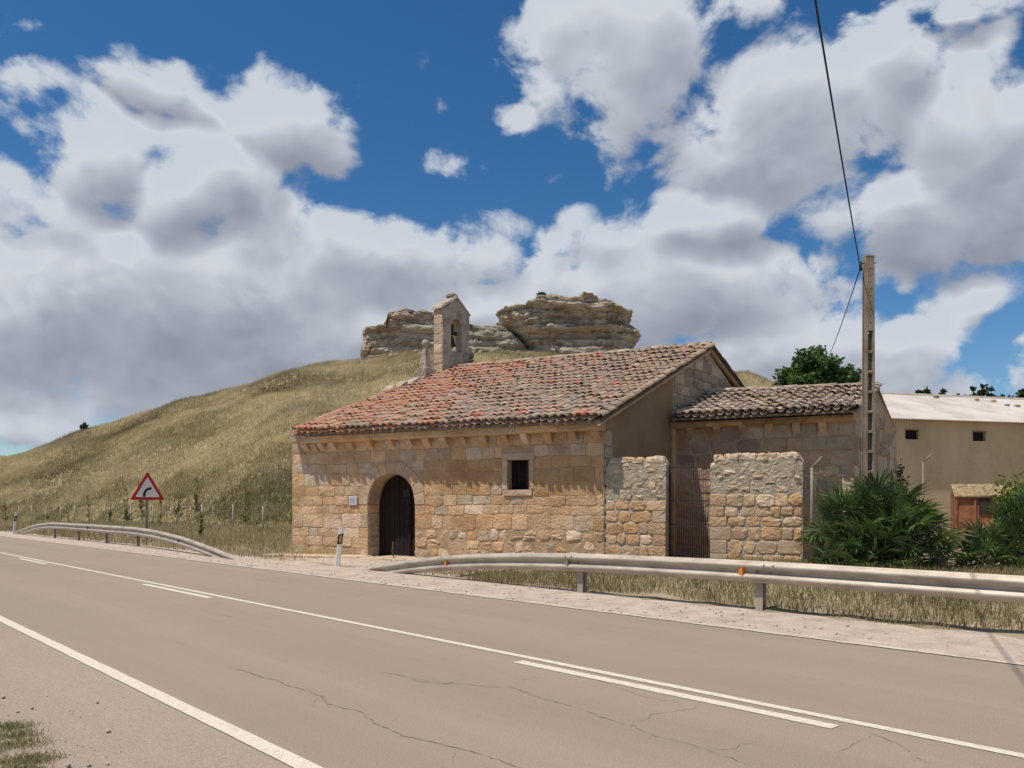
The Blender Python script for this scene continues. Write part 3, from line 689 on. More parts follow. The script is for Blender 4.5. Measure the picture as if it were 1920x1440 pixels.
def corbel(fr, r_, ztop, w, h, d, parent, m):
    pf = [(0, ztop), (d, ztop), (d, ztop-h*.22), (d*.82, ztop-h*.45), (d*.45, ztop-h*.75), (.02, ztop-h), (-.06, ztop-h)]
    n_ = len(pf); V = [fr(r_-w/2, z, x) for x, z in pf]+[fr(r_+w/2, z, x) for x, z in pf]
    F = [tuple(range(n_)), tuple(range(2*n_-1, n_-1, -1))]+[(i, (i+1) % n_, n_+(i+1) % n_, n_+i) for i in range(n_)]
    return MB().add(V, F).build('corbel', m, parent)
for px in (572,588,601,622,655,692,730,765,798,830,864,903,943,980,1023,1070,1112):
    k = (px-960)/1493.0; r_ = (k*AX[1]-AX[0])/(FD[0]-k*FD[1]); r_ = min(max(r_+.12, .34), FLEN-.15)
    corbel(FA, r_, 3.605, random.uniform(.17, .22), random.uniform(.22, .29), random.uniform(.20, .26), cor, pick([('stone_ochre',2),('stone_buff',2),('stone_pale',1)]))
# east return: quoins, then plain plaster, then the old stone gable
z = -.05; kq = 0
while z < 3.6:
    h = random.uniform(.32, .42); L_ = (.46, .36)[kq % 2]
    stone(EA, .012, L_, z, min(z+h, 3.62), fac, pick([('stone_grey',3),('stone_pale',1)]), .035, .006, .006, name='quoin', back=-.1); z += h; kq += 1
def roof_top(t): return E1[2]+(R1[2]-E1[2])*(t+.60)/7.63-.13
def back_top(t): return R1[2]-(t-7.03)*.415-.13
TB = 10.3
ge = MB()
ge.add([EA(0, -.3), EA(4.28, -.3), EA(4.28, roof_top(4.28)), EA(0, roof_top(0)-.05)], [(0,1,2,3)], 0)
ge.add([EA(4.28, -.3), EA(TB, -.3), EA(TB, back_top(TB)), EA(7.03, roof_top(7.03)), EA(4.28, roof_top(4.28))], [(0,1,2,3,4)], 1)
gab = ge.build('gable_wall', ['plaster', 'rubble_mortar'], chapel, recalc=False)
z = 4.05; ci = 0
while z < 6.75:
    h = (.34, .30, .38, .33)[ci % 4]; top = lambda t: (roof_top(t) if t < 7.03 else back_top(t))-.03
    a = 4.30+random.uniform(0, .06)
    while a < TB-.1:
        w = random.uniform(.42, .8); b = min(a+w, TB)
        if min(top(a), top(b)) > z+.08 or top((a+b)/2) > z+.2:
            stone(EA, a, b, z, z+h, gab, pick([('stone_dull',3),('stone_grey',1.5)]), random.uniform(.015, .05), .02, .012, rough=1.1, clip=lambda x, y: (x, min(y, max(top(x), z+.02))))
        a = b
    z += h; ci += 1
MB().bevbox(EA(4.20, 2.0, .05), np.append(GE*.10, 0), (0, 0, 2.15), np.append(NE*.05, 0), .02).build('corner_pier', 'stone_ochre', gab)
# remaining walls of the nave
WB = np.array([-.1, 33.2]); bk = BX+GE*TB
rw = MB()
rw.add([(*AX, -.3), (*(AX+GW*7.1), -.3), (*(AX+GW*7.1), 6.7), (*AX, 3.7)], [(0,1,2,3)])
a2 = AX+GW*7.1
rw.add([(*a2, -.3), (*WB, -.3), (*WB, 5.5), (*a2, 6.7)], [(0,1,2,3)])
rw.add([(*WB, -.3), (*bk, -.3), (*bk, 5.5), (*WB, 5.5)], [(0,1,2,3)])
rw.build('rear_wall', 'stone_grey', chapel, recalc=False)
# chancel
ctop = 4.02
cw = MB(); cw.add([CA(0, -.3), CA(CLEN, -.3), CA(CLEN, ctop+.1), CA(0, ctop+.1)], [(0,1,2,3)])
cew = 6.0; cr_ = lambda t: (CE1[2]+(CR1[2]-CE1[2])*(t+.4)/3.45-.12) if t < 3.05 else CR1[2]-(t-3.05)*.33-.12
cw.add([CEA(0, -.3), CEA(cew, -.3), CEA(cew, cr_(cew)), CEA(3.05, cr_(3.05)), CEA(0, cr_(0))], [(0,1,2,3,4)])
pc = CEA(cew, 0)[:2]; pd = bk
cw.add([(*pc, -.3), (*pd, -.3), (*pd, 4.2), (*pc, 4.2)], [(0,1,2,3)])
cha = cw.build('chancel_wall', 'mortar', chapel, recalc=False)
z = .0; ci = 0
while z < ctop-.05:
    h = (.40, .36, .44, .38, .42)[ci % 5]; h = ctop-z if ctop-z-h < .15 else h
    a = .02
    while a < CLEN-.02:
        w = random.uniform(.4, .85); b = CLEN if CLEN-a-w < .3 else a+w
        left = a < 2.0
        ws = [('stone_rose',4),('stone_rust',1),('stone_dull',1)] if left else [('stone_grey',3),('stone_buff',1.5),('stone_pink',1.2)]
        if z > 1.3 or a < 1.6: stone(CA, a, b, z, z+h, cha, pick(ws), random.uniform(.004, .03), .018, .009, rough=1.3 if left else .8)
        a = b
    a = .02
    while a < cew-.02:
        w = random.uniform(.4, .8); b = cew if cew-a-w < .3 else a+w
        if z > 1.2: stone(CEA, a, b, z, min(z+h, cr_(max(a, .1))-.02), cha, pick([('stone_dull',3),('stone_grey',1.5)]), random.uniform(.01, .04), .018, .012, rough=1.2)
        a = b
    z += h; ci += 1
z = ctop
stone(CEA, 1.2, 2.2, z+.02, z+.36, cha, 'stone_dull', .03); stone(CEA, 2.2, 3.3, z+.02, z+.4, cha, 'stone_dull', .02); stone(CEA, 3.3, 4.3, z+.02, z+.36, cha, 'stone_dull', .03); stone(CEA, 2.5, 3.5, z+.42, z+.8, cha, 'stone_grey', .03)
ccor = MB().box(CA(CLEN/2, 4.12, .1), np.append(FD*(CLEN/2), 0), (0, 0, .03), np.append(NF*.2, 0)).build('cornice', 'timber', chapel)
cornice_run(CA, CLEN, 3.98, 4.15, .26, ccor, [('stone_rust',2),('stone_ochre',2),('timber',2)])
for k, r_ in enumerate((.55, 1.35, 2.1, 2.85, 3.6, 4.3)):
    corbel(CA, r_, 3.985, .2, .17+.12*(k > 3), .2, ccor, pick([('stone_pink',2),('stone_buff',2)]))
MB().box(CA(3.05, 2.98, .035), np.append(FD*.07, 0), (0, 0, .05), np.append(NF*.012, 0)).build('vent_slit', 'dark', cha)
V = [CA(2.78, 3.14, .034), CA(3.32, 3.14, .034), CA(3.16, 3.03, .034), CA(2.94, 3.03, .034), CA(2.80, 3.14, .10), CA(3.30, 3.14, .10), CA(3.15, 3.03, .07), CA(2.95, 3.03, .07)]
MB().add(V, [(0,1,2,3),(4,7,6,5),(0,4,5,1),(1,5,6,2),(2,6,7,3),(3,7,4,0)]).build('hood', 'stone_ochre', cha)

# --- roofs
def tile_mesh(name, wb, wt, ln, hb, flip=False, th=.014, seg=6):
    """half-barrel clay tile, local x across, y up the slope, z out of the roof"""
    V = []; F = []
    s = -1 if flip else 1
    for y, w, h in ((0, wb, hb), (ln, wt, hb*wt/wb)):
        for k in range(seg+1):
            t = math.pi*k/seg; V.append((-math.cos(t)*w/2, y, s*math.sin(t)*h))
    for y, w, h in ((0, wb-2*th, hb-th), (ln, wt-2*th, hb*wt/wb-th)):
        for k in range(seg+1):
            t = math.pi*k/seg; V.append((-math.cos(t)*w/2, y, s*math.sin(t)*h))
    n = seg+1
    for k in range(seg):
        F += [(k, k+1, n+k+1, n+k), (2*n+k, 3*n+k, 3*n+k+1, 2*n+k+1), (k, 2*n+k, 2*n+k+1, k+1)]
    return np.array(V), F
TV = [tile_mesh('t', .205, .165, .47, .082), tile_mesh('t', .195, .155, .46, .09), tile_mesh('t', .21, .17, .47, .075)]
TCH = tile_mesh('c', .175, .215, .46, .075, flip=True)
TM = []
for V, F in TV:
    me = bpy.data.meshes.new('tile'); me.from_pydata(V.tolist(), [], F); me.materials.append(MATS['tile_brown']); me.polygons.foreach_set('use_smooth', [True]*len(F)); me.update(); TM.append(me)
def roof_plane(q, cols, rows, colfun, start=0):
    """poses of every cover tile and channel tile on a roof quad (eave0, eave1, ridge1, ridge0)"""
    a, b, c, d = q
    P = lambda u, v: (a*(1-u)+b*u)*(1-v)+(d*(1-u)+c*u)*v
    cov = []; cha_ = []
    for j in range(rows):
        for i in range(cols):
            for kind in (0, 1):
                if kind and i == cols-1: continue
                u = (i+.5+.5*kind)/cols; v = j/rows
                if v > 1-.2/rows: continue
                p = P(u, v); up = unit(P(u, min(1, v+.05))-p); ac = unit(P(min(1, u+.02), v)-P(max(0, u-.02), v)); ac = unit(ac-up*np.dot(ac, up)); nn = np.cross(ac, up)
                if nn[2] < 0: nn = -nn; ac = -ac
                sag = -.035*math.sin(math.pi*v)*(1+.5*math.sin(u*9))+.012*math.sin(u*23+j)
                j1 = rng.normal(0, .035); j2 = rng.normal(0, .012)
                ax = unit(ac*math.cos(j1)+up*math.sin(j1)); uy = unit(np.cross(nn, ax))
                tl = (-.075 if kind == 0 else -.06)+rng.normal(0, .018)
                uy2 = unit(uy+nn*tl); nz = np.cross(ax, uy2)
                off = (.125 if kind == 0 else .092)
                pos = p+nn*(off+sag+j2)-up*(.02+rng.normal(0, .018)+(.05 if kind else 0))
                M = np.eye(4); M[:3, 0] = ax; M[:3, 1] = uy2; M[:3, 2] = nz; M[:3, 3] = pos
                (cha_ if kind else cov).append((M, colfun(u, v)))
    return cov, cha_
def nave_col(u, v):
    t = u+rng.normal(0, .10)-.12*v
    x = rng.random()
    if x < .018: return 'tile_new'
    if x < .032: return 'tile_pale'
    if t < .28: return pick([('tile_red',4.2),('tile_pink',2.4),('tile_orange',2.2),('tile_brown',.7),('tile_grey',.15)])
    if t < .5: return pick([('tile_pink',3),('tile_red',1.3),('tile_brown',2.4),('tile_grey',1.6),('tile_tan',.7)])
    if t < .8: return pick([('tile_brown',3),('tile_grey',2.6),('tile_pink',1.6),('tile_tan',.8)])
    return pick([('tile_brown',2.4),('tile_grey',1.8),('tile_tan',2.2),('tile_pink',.6)])
def chan_col(u, v): return pick([('tile_grey',4),('tile_brown',2),('tile_pale',1.1),('tile_tan',1.2)])
roof = MB()
def slab(q, th, mi=0):
    q = [np.array(x) for x in q]; dn = np.array([0, 0, -th]); V = q+[x+dn for x in q]
    roof.add(V, [(0,1,2,3),(7,6,5,4),(0,4,5,1),(1,5,6,2),(2,6,7,3),(3,7,4,0)], mi)
slab((E0, E1, R1, R0), .09); slab((R0, R1, SB1, SB0), .09)
rf = roof.build('roof', 'tile_under', chapel)
roof = MB(); slab((CE0, CE1, CR1, CR0), .08); slab((CR0, CR1, CB1, CB0), .08)
crf = roof.build('roof', 'tile_under', chapel)
sets = []
for par, q, c_, r_, fn in ((rf, (E0, E1, R1, R0), 45, 20, nave_col), (crf, (CE0, CE1, CR1, CR0), 21, 9, chan_col),
                           (rf, (SB1, SB0, R0, R1), 40, 10, nave_col), (crf, (CB1, CB0, CR0, CR1), 20, 8, chan_col)):
    cov, ch = roof_plane(q, c_, r_, fn); sets.append((par, q, cov, ch))
front = [(np.linalg.norm(M[:3, 3]-np.array([0, 0, 1.6])), par, M, m) for par, q, cov, ch in sets[:2] for M, m in cov]
front.sort(key=lambda x: x[0]); chosen = front[:300]
for d_, par, M, m in chosen:
    o = bpy.data.objects.new('tile', TM[rng.integers(3)]); COL.objects.link(o); o.parent = par
    MM = Matrix(M.tolist()); MM.translation = Vector(M[:3, 3]-ORG[par]); o.matrix_local = MM
    o.material_slots[0].link = 'OBJECT'; o.material_slots[0].material = MATS[m]
chosen_ids = {id(x[2]) for x in chosen}
def join_tiles(name, items, par, tv):
    mb = MB()
    for M, m in items:
        V, F = tv[rng.integers(len(tv))]; VV = (M[:3, :3] @ V.T).T+M[:3, 3]; mb.add(VV, F, TILES.index(m), True)
    o = mb.build(name, TILES, par, recalc=False); tag(o, kind='stuff'); return o
for par in (rf, crf):
    rest = [(M, m) for p_, q, cov, ch in sets if p_ is par for M, m in cov if id(M) not in chosen_ids]
    join_tiles('roof_tiles', rest, par, TV)
    join_tiles('channel_tiles', [(M, m) for p_, q, cov, ch in sets if p_ is par for M, m in ch], par, [TCH])
def ridge_run(a, b, n, par, m, lift=.10, w=.26, name='ridge_tile'):
    a = np.array(a); b = np.array(b); V, F = tile_mesh('r', w, w*.86, np.linalg.norm(b-a)/n*1.18, .10)
    for k in range(n):
        p = a+(b-a)*k/n; d = unit(b-a); d = unit(d+np.array([0, 0, rng.normal(-.03, .02)])); ax = unit(np.cross(d, (0, 0, 1))); nz = np.cross(ax, d)
        M3 = np.stack([ax, d, nz], 1); VV = (M3 @ V.T).T+p+np.array([0, 0, lift+rng.normal(0, .01)])
        MB().add(VV, F, 0, True).build(name, pick(m), par, recalc=False)
ridge_run(R1, R0, 24, rf, [('tile_tan',2),('tile_pale',1.3),('tile_brown',1)])
ridge_run(CR1, CR0, 13, crf, [('tile_tan',2),('tile_grey',1.5),('tile_brown',1)], lift=.09)
ridge_run(E0+np.array([.02, .05, 0]), E0+(R0-E0)*.60, 12, rf, [('tile_red',3),('tile_orange',2),('tile_pink',2)], lift=.14, w=.24, name='verge_tile')
ridge_run(E1+np.array([-.03, .04, 0]), R1, 20, rf, [('tile_tan',3),('tile_brown',2)], lift=.07, w=.22, name='verge_tile')
ridge_run(CE1, CR1, 9, crf, [('tile_tan',2),('tile_grey',2),('tile_orange',1)], lift=.07, w=.22, name='verge_tile')
ridge_run(R1, SB1, 8, rf, [('tile_grey',2)], lift=.03, w=.22, name='verge_tile')
# verge boards under the east edge of the nave roof
mbv = MB(); up = R1-E1
for a_, b_ in ((E1, R1), (R1, SB1)):
    o_ = np.append(NE*.10, 0); mbv.add([a_+(0, 0, -.0), b_+(0, 0, -.0), b_+(0, 0, -.16), a_+(0, 0, -.16), a_-o_, b_-o_, b_-o_+(0, 0, -.16), a_-o_+(0, 0, -.16)], [(0,1,2,3),(4,7,6,5),(0,4,5,1),(2,6,7,3),(0,3,7,4),(1,5,6,2)])
mbv.build('verge_mortar', 'mortar', rf)

# --- belfry on the west gable
GWU = GW
NB = np.array([GWU[1], -GWU[0]])            # faces the roof (east)
BF = frame(R0[:2], GWU, NB)
b0, b1, bz0, bz1, bza = -.83, .66, 6.3, 9.17, 9.66; thk = .48; bc = (b0+b1)/2+.01
oa, ob, oz0, ozs = -.37, .23, 7.62, 8.56
def ox(z):      # half arch
    return None
bel = MB()
oc = (oa+ob)/2; orad = (ob-oa)/2
def belfry_face(d):
    n = 14; arcp = [(oc-orad*math.cos(math.pi*k/n), ozs+orad*1.05*math.sin(math.pi*k/n)) for k in range(n+1)]
    Fv = []
    def quad(pts): Fv.append([BF(a, b, d) for a, b in pts])
    quad([(b0, bz0), (oa, bz0), (oa, ozs), (b0, ozs)]); quad([(ob, bz0), (b1, bz0), (b1, ozs), (ob, ozs)]); quad([(oa, bz0), (ob, bz0), (ob, oz0), (oa, oz0)])
    top = lambda r: bz1+(bza-bz1)*(1-abs(r-bc)/(b1-bc))
    quad([(b0, ozs), (oa, ozs), (oa, top(oa)), (b0, top(b0))]); quad([(ob, ozs), (b1, ozs), (b1, bz1), (ob, top(ob))])
    for k in range(n):
        (r1_, z1_), (r2_, z2_) = arcp[k], arcp[k+1]; quad([(r1_, z1_), (r2_, z2_), (r2_, top(r2_)), (r1_, top(r1_))])
    return Fv, arcp
for d in (0, -thk):
    Fv, arcp = belfry_face(d)
    for f_ in Fv: bel.add(f_, [(0,1,2,3)])
loop = [(oa, oz0), (oa, ozs)]+arcp[1:-1]+[(ob, ozs), (ob, oz0)]
for (a, b), (c, d) in zip(loop, loop[1:]+loop[:1]): bel.add([BF(a, b, 0), BF(c, d, 0), BF(c, d, -thk), BF(a, b, -thk)], [(0,1,2,3)])
for r_ in (b0, b1): bel.add([BF(r_, bz0, 0), BF(r_, bz1, 0), BF(r_, bz1, -thk), BF(r_, bz0, -thk)], [(0,1,2,3)])
bl = bel.build('belfry', 'belfry_stone', chapel, recalc=False)
for sgn, ra, rb in ((1, b0-.10, bc+.05), (-1, bc-.02, b1+.07)):
    za_, zb_ = (bz1-.02, bza+.05) if sgn > 0 else (bza+.05, bz1-.03)
    prev = 0
    for k in range(3):
        x0 = ra+(rb-ra)*k/3; x1 = ra+(rb-ra)*(k+1)/3-.01; y0 = za_+(zb_-za_)*k/3; y1 = za_+(zb_-za_)*(k+1)/3
        h = .10+random.uniform(-.02, .03); e_ = .06 if sgn > 0 else .03
        V = [BF(x0, y0, e_), BF(x1, y1, e_), BF(x1, y1, -thk-e_), BF(x0, y0, -thk-e_), BF(x0+.02, y0+h, e_-.03), BF(x1-.02, y1+h, e_-.03), BF(x1-.02, y1+h*1.1, -thk-e_+.03), BF(x0+.02, y0+h, -thk-e_+.03)]
        MB().add(V, [(0,3,2,1),(4,5,6,7),(0,1,5,4),(1,2,6,5),(2,3,7,6),(3,0,4,7)]).build('coping_stone', 'belfry_stone', bl)
MB().bevbox(BF(bc-.02, bza+.16, -thk/2), np.append(GWU*.17, 0), (0, 0, .08), np.append(NB*.2, 0), .06).build('coping_stone', 'belfry_stone', bl)
# courses on the narrow lit end of the belfry
FEN = lambda r, z, d=0.0: BF(b0-d, z, -r)
z = bz0+.3
while z < bz1-.05:
    h = random.uniform(.34, .52); h = bz1-z if bz1-z-h < .25 else h
    stone(FEN, .0, thk, z, z+h, bl, pick([('stone_grey',2),('stone_pale',1)]), .012, .012, .006, rough=1.0); z += h
def lathe(mb, c, prof, n=12, mi=0):
    V = []; F = []
    for r_, z_ in prof:
        for k in range(n): V.append((c[0]+r_*math.cos(2*math.pi*k/n), c[1]+r_*math.sin(2*math.pi*k/n), c[2]+z_))
    m_ = len(prof)
    for i in range(m_-1):
        for k in range(n): F.append((i*n+k, i*n+(k+1) % n, (i+1)*n+(k+1) % n, (i+1)*n+k))
    mb.add(V, F, mi, True); return mb
bc3 = BF(oc-.02, 7.85, -.25)
lathe(MB(), bc3, [(.0,.02),(.17,.0),(.185,.02),(.15,.10),(.12,.22),(.105,.34),(.06,.40),(.0,.42)], 14).build('bell', 'iron', bl)
MB().bevbox(bc3+(0, 0, .52), np.append(GWU*.27, 0), (0, 0, .07), np.append(NB*.06, 0), .02).build('yoke', 'iron', bl)
MB().bevbox(bc3+(0, 0, .72), np.append(GWU*.08, 0), (0, 0, .14), np.append(NB*.05, 0), .02).build('yoke', 'iron', bl)
MB().tube([BF(.10, 7.02, .03), BF(.52, 7.32, .35)], .035, 6).build('strut', 'iron', bl)
def finial(t, zb, zt, w):
    c = BF(t, 0, -thk/2); H = zt-zb; ux = np.append(GWU, 0); uy = np.append(NB, 0); mb = MB()
    mb.bevbox((c[0], c[1], zb+H*.12), ux*w, uy*w, (0, 0, H*.13), .02)
    prof = [(.68, .24), (.68, .28), (.30, .80), (.36, .82)]; V = []; F = []
    for k, z_ in prof:
        for sx, sy in ((-1,-1),(1,-1),(1,1),(-1,1)): V.append(np.array([c[0], c[1], zb+H*z_])+(ux*sx+uy*sy)*w*k)
    for i in range(len(prof)-1):
        for k in range(4): F.append((i*4+k, i*4+(k+1) % 4, i*4+4+(k+1) % 4, i*4+4+k))
    mb.add(V, F)
    r_ = H*.105; lathe(mb, (c[0], c[1], zb+H*.88), [(0, -r_), (r_*.7, -r_*.7), (r_, 0), (r_*.7, r_*.7), (0, r_)], 10)
    mb.build('finial', 'belfry_stone', bl)
finial(-1.50, 6.45, 7.92, .24); finial(1.0, 6.35, 7.83, .2)
gz = lambda t: R0[2]+t*(R0[2]-E0[2])/np.linalg.norm((R0-E0)[:2])*(1 if t < 0 else -1)
for t0, t1 in ((-1.95, -1.2), (-2.6, -1.97), (-3.15, -2.62), (-3.6, -3.17)):
    h = random.uniform(.22, .32); V = [BF(t0, gz(t0)-.2, .05), BF(t1, gz(t1)-.2, .05), BF(t1, gz(t1)-.2, -.5), BF(t0, gz(t0)-.2, -.5), BF(t0+.04, gz(t0)+h*.6, .02), BF(t1-.03, gz(t1)+h, .02), BF(t1-.03, gz(t1)+h, -.45), BF(t0+.04, gz(t0)+h*.6, -.45)]
    MB().add(V, [(0,3,2,1),(4,5,6,7),(0,1,5,4),(1,2,6,5),(2,3,7,6),(3,0,4,7)]).build('coping_stone', 'belfry_stone', bl)

# threshold slabs in front of the door
st = MB()
thr = empty('threshold_step', FA(2.4, 0, .6), 'low pale stone step paving along the foot of the chapel wall at the door', 'step')
a = -.5
while a < 4.9:
    w = random.uniform(.5, 1.0); q0 = FA(a+.01, 0, .04); c = FA(a+w/2, .02, .42+random.uniform(-.04, .04))
    MB().bevbox(c, np.append(FD*(w/2-.01), 0), np.append(NF*.38, 0), (0, 0, .085+random.uniform(-.015, .015)), .025).build('slab', pick([('stone_pale',3),('stone_grey',1)]), thr); a += w

# ------------------------------------------------------------------ yard walls and gate
YF = frame(BX, FD, NF)      # continues the facade plane
def rubble_wall(name, r0, r1, zb, zt, label, quoin_side):
    c = YF((r0+r1)/2, zb, -.2); th = empty(name, c, label, 'wall')
    mb = MB(); n = 18; V = []; F = []
    rs = np.linspace(r0, r1, n)
    tops = [zt+.05*math.sin(r*5+r0)+random.uniform(-.035, .035)-(.18 if (k in (0, n-1)) else .05 if k in (1, n-2) else 0) for k, r in enumerate(rs)]
    for r, t in zip(rs, tops): V += [YF(r, zb-.4, 0), YF(r, t-.10, 0), YF(r, t, -.12), YF(r, t+.01, -.32), YF(r, t-.08, -.45), YF(r, zb-.4, -.45)]
    for k in range(n-1):
        for i in range(5): F.append((k*6+i, k*6+6+i, k*6+7+i, k*6+i+1))
    F.append((0,1,2,3,4,5)); F.append(tuple((n-1)*6+i for i in range(5, -1, -1)))
    core = mb.add(V, F).build('wall_core', 'rubble_mortar', th)
    z = zb-.05; ci = 0; zc = zb+(zt-zb)*.58
    while z < zc:
        h = random.uniform(.24, .34); a = r0
        big = None
        if quoin_side == 'r': q0, q1 = r1-random.uniform(.34, .52), r1
        else: q0, q1 = r0, r0+random.uniform(.34, .52)
        stone(YF, q0, q1, z, z+h, th, pick([('stone_pink',2),('stone_buff',2)]), .03, .008, .006, rough=.6)
        a, e_ = (r0, q0) if quoin_side == 'r' else (q1, r1)
        while a < e_-.03:
            w = random.uniform(.24, .5); w = e_-a if e_-a-w < .16 else w
            stone(YF, a, a+w, z+random.uniform(-.02, .02), z+h+random.uniform(-.02, .02), th, pick([('stone_buff',3),('stone_ochre',2.6),('stone_pale',1.3),('stone_pink',1)]), random.uniform(.01, .035), .016, .008, rough=1.25); a += w
        z += h
    # upper part: rough stones half sunk in mortar
    while z < zt-.06:
        h = random.uniform(.13, .2); a = r0+random.uniform(.02, .2)
        while a < r1-.12:
            w = random.uniform(.12, .32); w = min(w, r1-a-.02)
            if random.random() < .72 and w > .08:
                stone(YF, a, a+w, z+random.uniform(0, .04), min(z+h, zt-.05), th, pick([('stone_pale',3),('stone_grey',3),('stone_buff',1)]), random.uniform(-.012, .02), .028, .008, rough=1.7)
            a += w+random.uniform(.02, .12)
        z += h
    for k in range(int((r1-r0)*9)):
        r_ = random.uniform(r0+.12, r1-.15); s_ = random.uniform(.05, .11)
        frt = lambda a, b, d=0.0, r_=r_: YF(a, zt-.03+d, -.02-(b))
        stone(frt, r_-s_, r_+s_, 0, random.uniform(.14, .3), th, pick([('stone_pale',2),('stone_grey',2)]), random.uniform(.02, .06), .03, .005, rough=1.8, back=-.1)
    return th
rubble_wall('rubble_wall', .05, 1.66, .05, 2.86, 'narrow rubble yard wall between the chapel corner and the iron gate', 'r')
rubble_wall('rubble_wall', 2.77, 4.94, .22, 2.88, 'wider rubble yard wall right of the iron gate, beside the palm', 'l')
# side yard wall running back, dry brush on its top
SX = BX+FD*4.9; SFR = frame(SX, CG, NCE)
sw = empty('side_yard_wall', SFR(1.9, .2, -.2), 'shaded side wall of the yard topped with dry brush, behind the palm', 'wall')
mb = MB(); mb.add([SFR(0, -.2, 0), SFR(3.9, -.2, 0), SFR(3.9, 2.5, 0), SFR(0, 2.4, 0), SFR(0, -.2, -.4), SFR(3.9, -.2, -.4), SFR(3.9, 2.5, -.4), SFR(0, 2.4, -.4)], [(0,1,2,3),(4,7,6,5),(0,4,5,1),(2,6,7,3),(0,3,7,4),(1,5,6,2)])
mb.build('wall_core', 'mortar', sw)
z = .2
while z < 2.3:
    a = .1
    while a < 3.7:
        w = random.uniform(.3, .6); stone(SFR, a, min(a+w, 3.85), z, z+.3, sw, pick([('stone_dull',2),('stone_rust',1)]), random.uniform(.01, .05), .02, .012, rough=1.4); a += w
    z += .3
nbr = 700; t_ = rng.uniform(0, 3.9, nbr); base = np.array([SFR(t, 2.38+.03*rng.random(), rng.uniform(-.4, .05)) for t in t_])
dirs = rng.normal(0, 1, (nbr, 3)); dirs[:, 2] = abs(dirs[:, 2])*.5; dirs /= np.linalg.norm(dirs, axis=1)[:, None]
tip = base+dirs*rng.uniform(.12, .34, (nbr, 1)); side = np.cross(dirs, rng.normal(0, 1, (nbr, 3))); side = side/np.linalg.norm(side, axis=1)[:, None]*.008
VV = np.stack([base-side, base+side, tip], 1).reshape(-1, 3)-ORG[sw]
o = npobj('dry_brush', np_mesh('dry_brush', VV, F3=np.arange(nbr*3).reshape(-1, 3), tint=np.repeat(rng.random(nbr), 3)), 'brush_dry', sw, origin=ORG[sw]); tag(o, kind='stuff')
# iron gate
gt = empty('iron_gate', YF(2.2, .2, -.2), 'tall rusty iron bar gate between the two rubble yard walls', 'gate')
for k in range(19):
    r_ = 1.72+k*(1.0/18)
    MB().tube([YF(r_, .22, -.25), YF(r_, 2.70+random.uniform(-.02, .02), -.25)], .0085, 5).build('bar', 'iron', gt)
for z in (.32, 1.15, 1.75, 2.60): MB().box(YF(2.215, z, -.25), np.append(FD*.53, 0), (0, 0, .014), np.append(NF*.006, 0)).build('rail', 'iron', gt)
for r_ in (1.69, 2.75): MB().box(YF(r_, 1.4, -.25), np.append(FD*.016, 0), (0, 0, 1.25), np.append(NF*.016, 0)).build('stile', 'iron', gt)

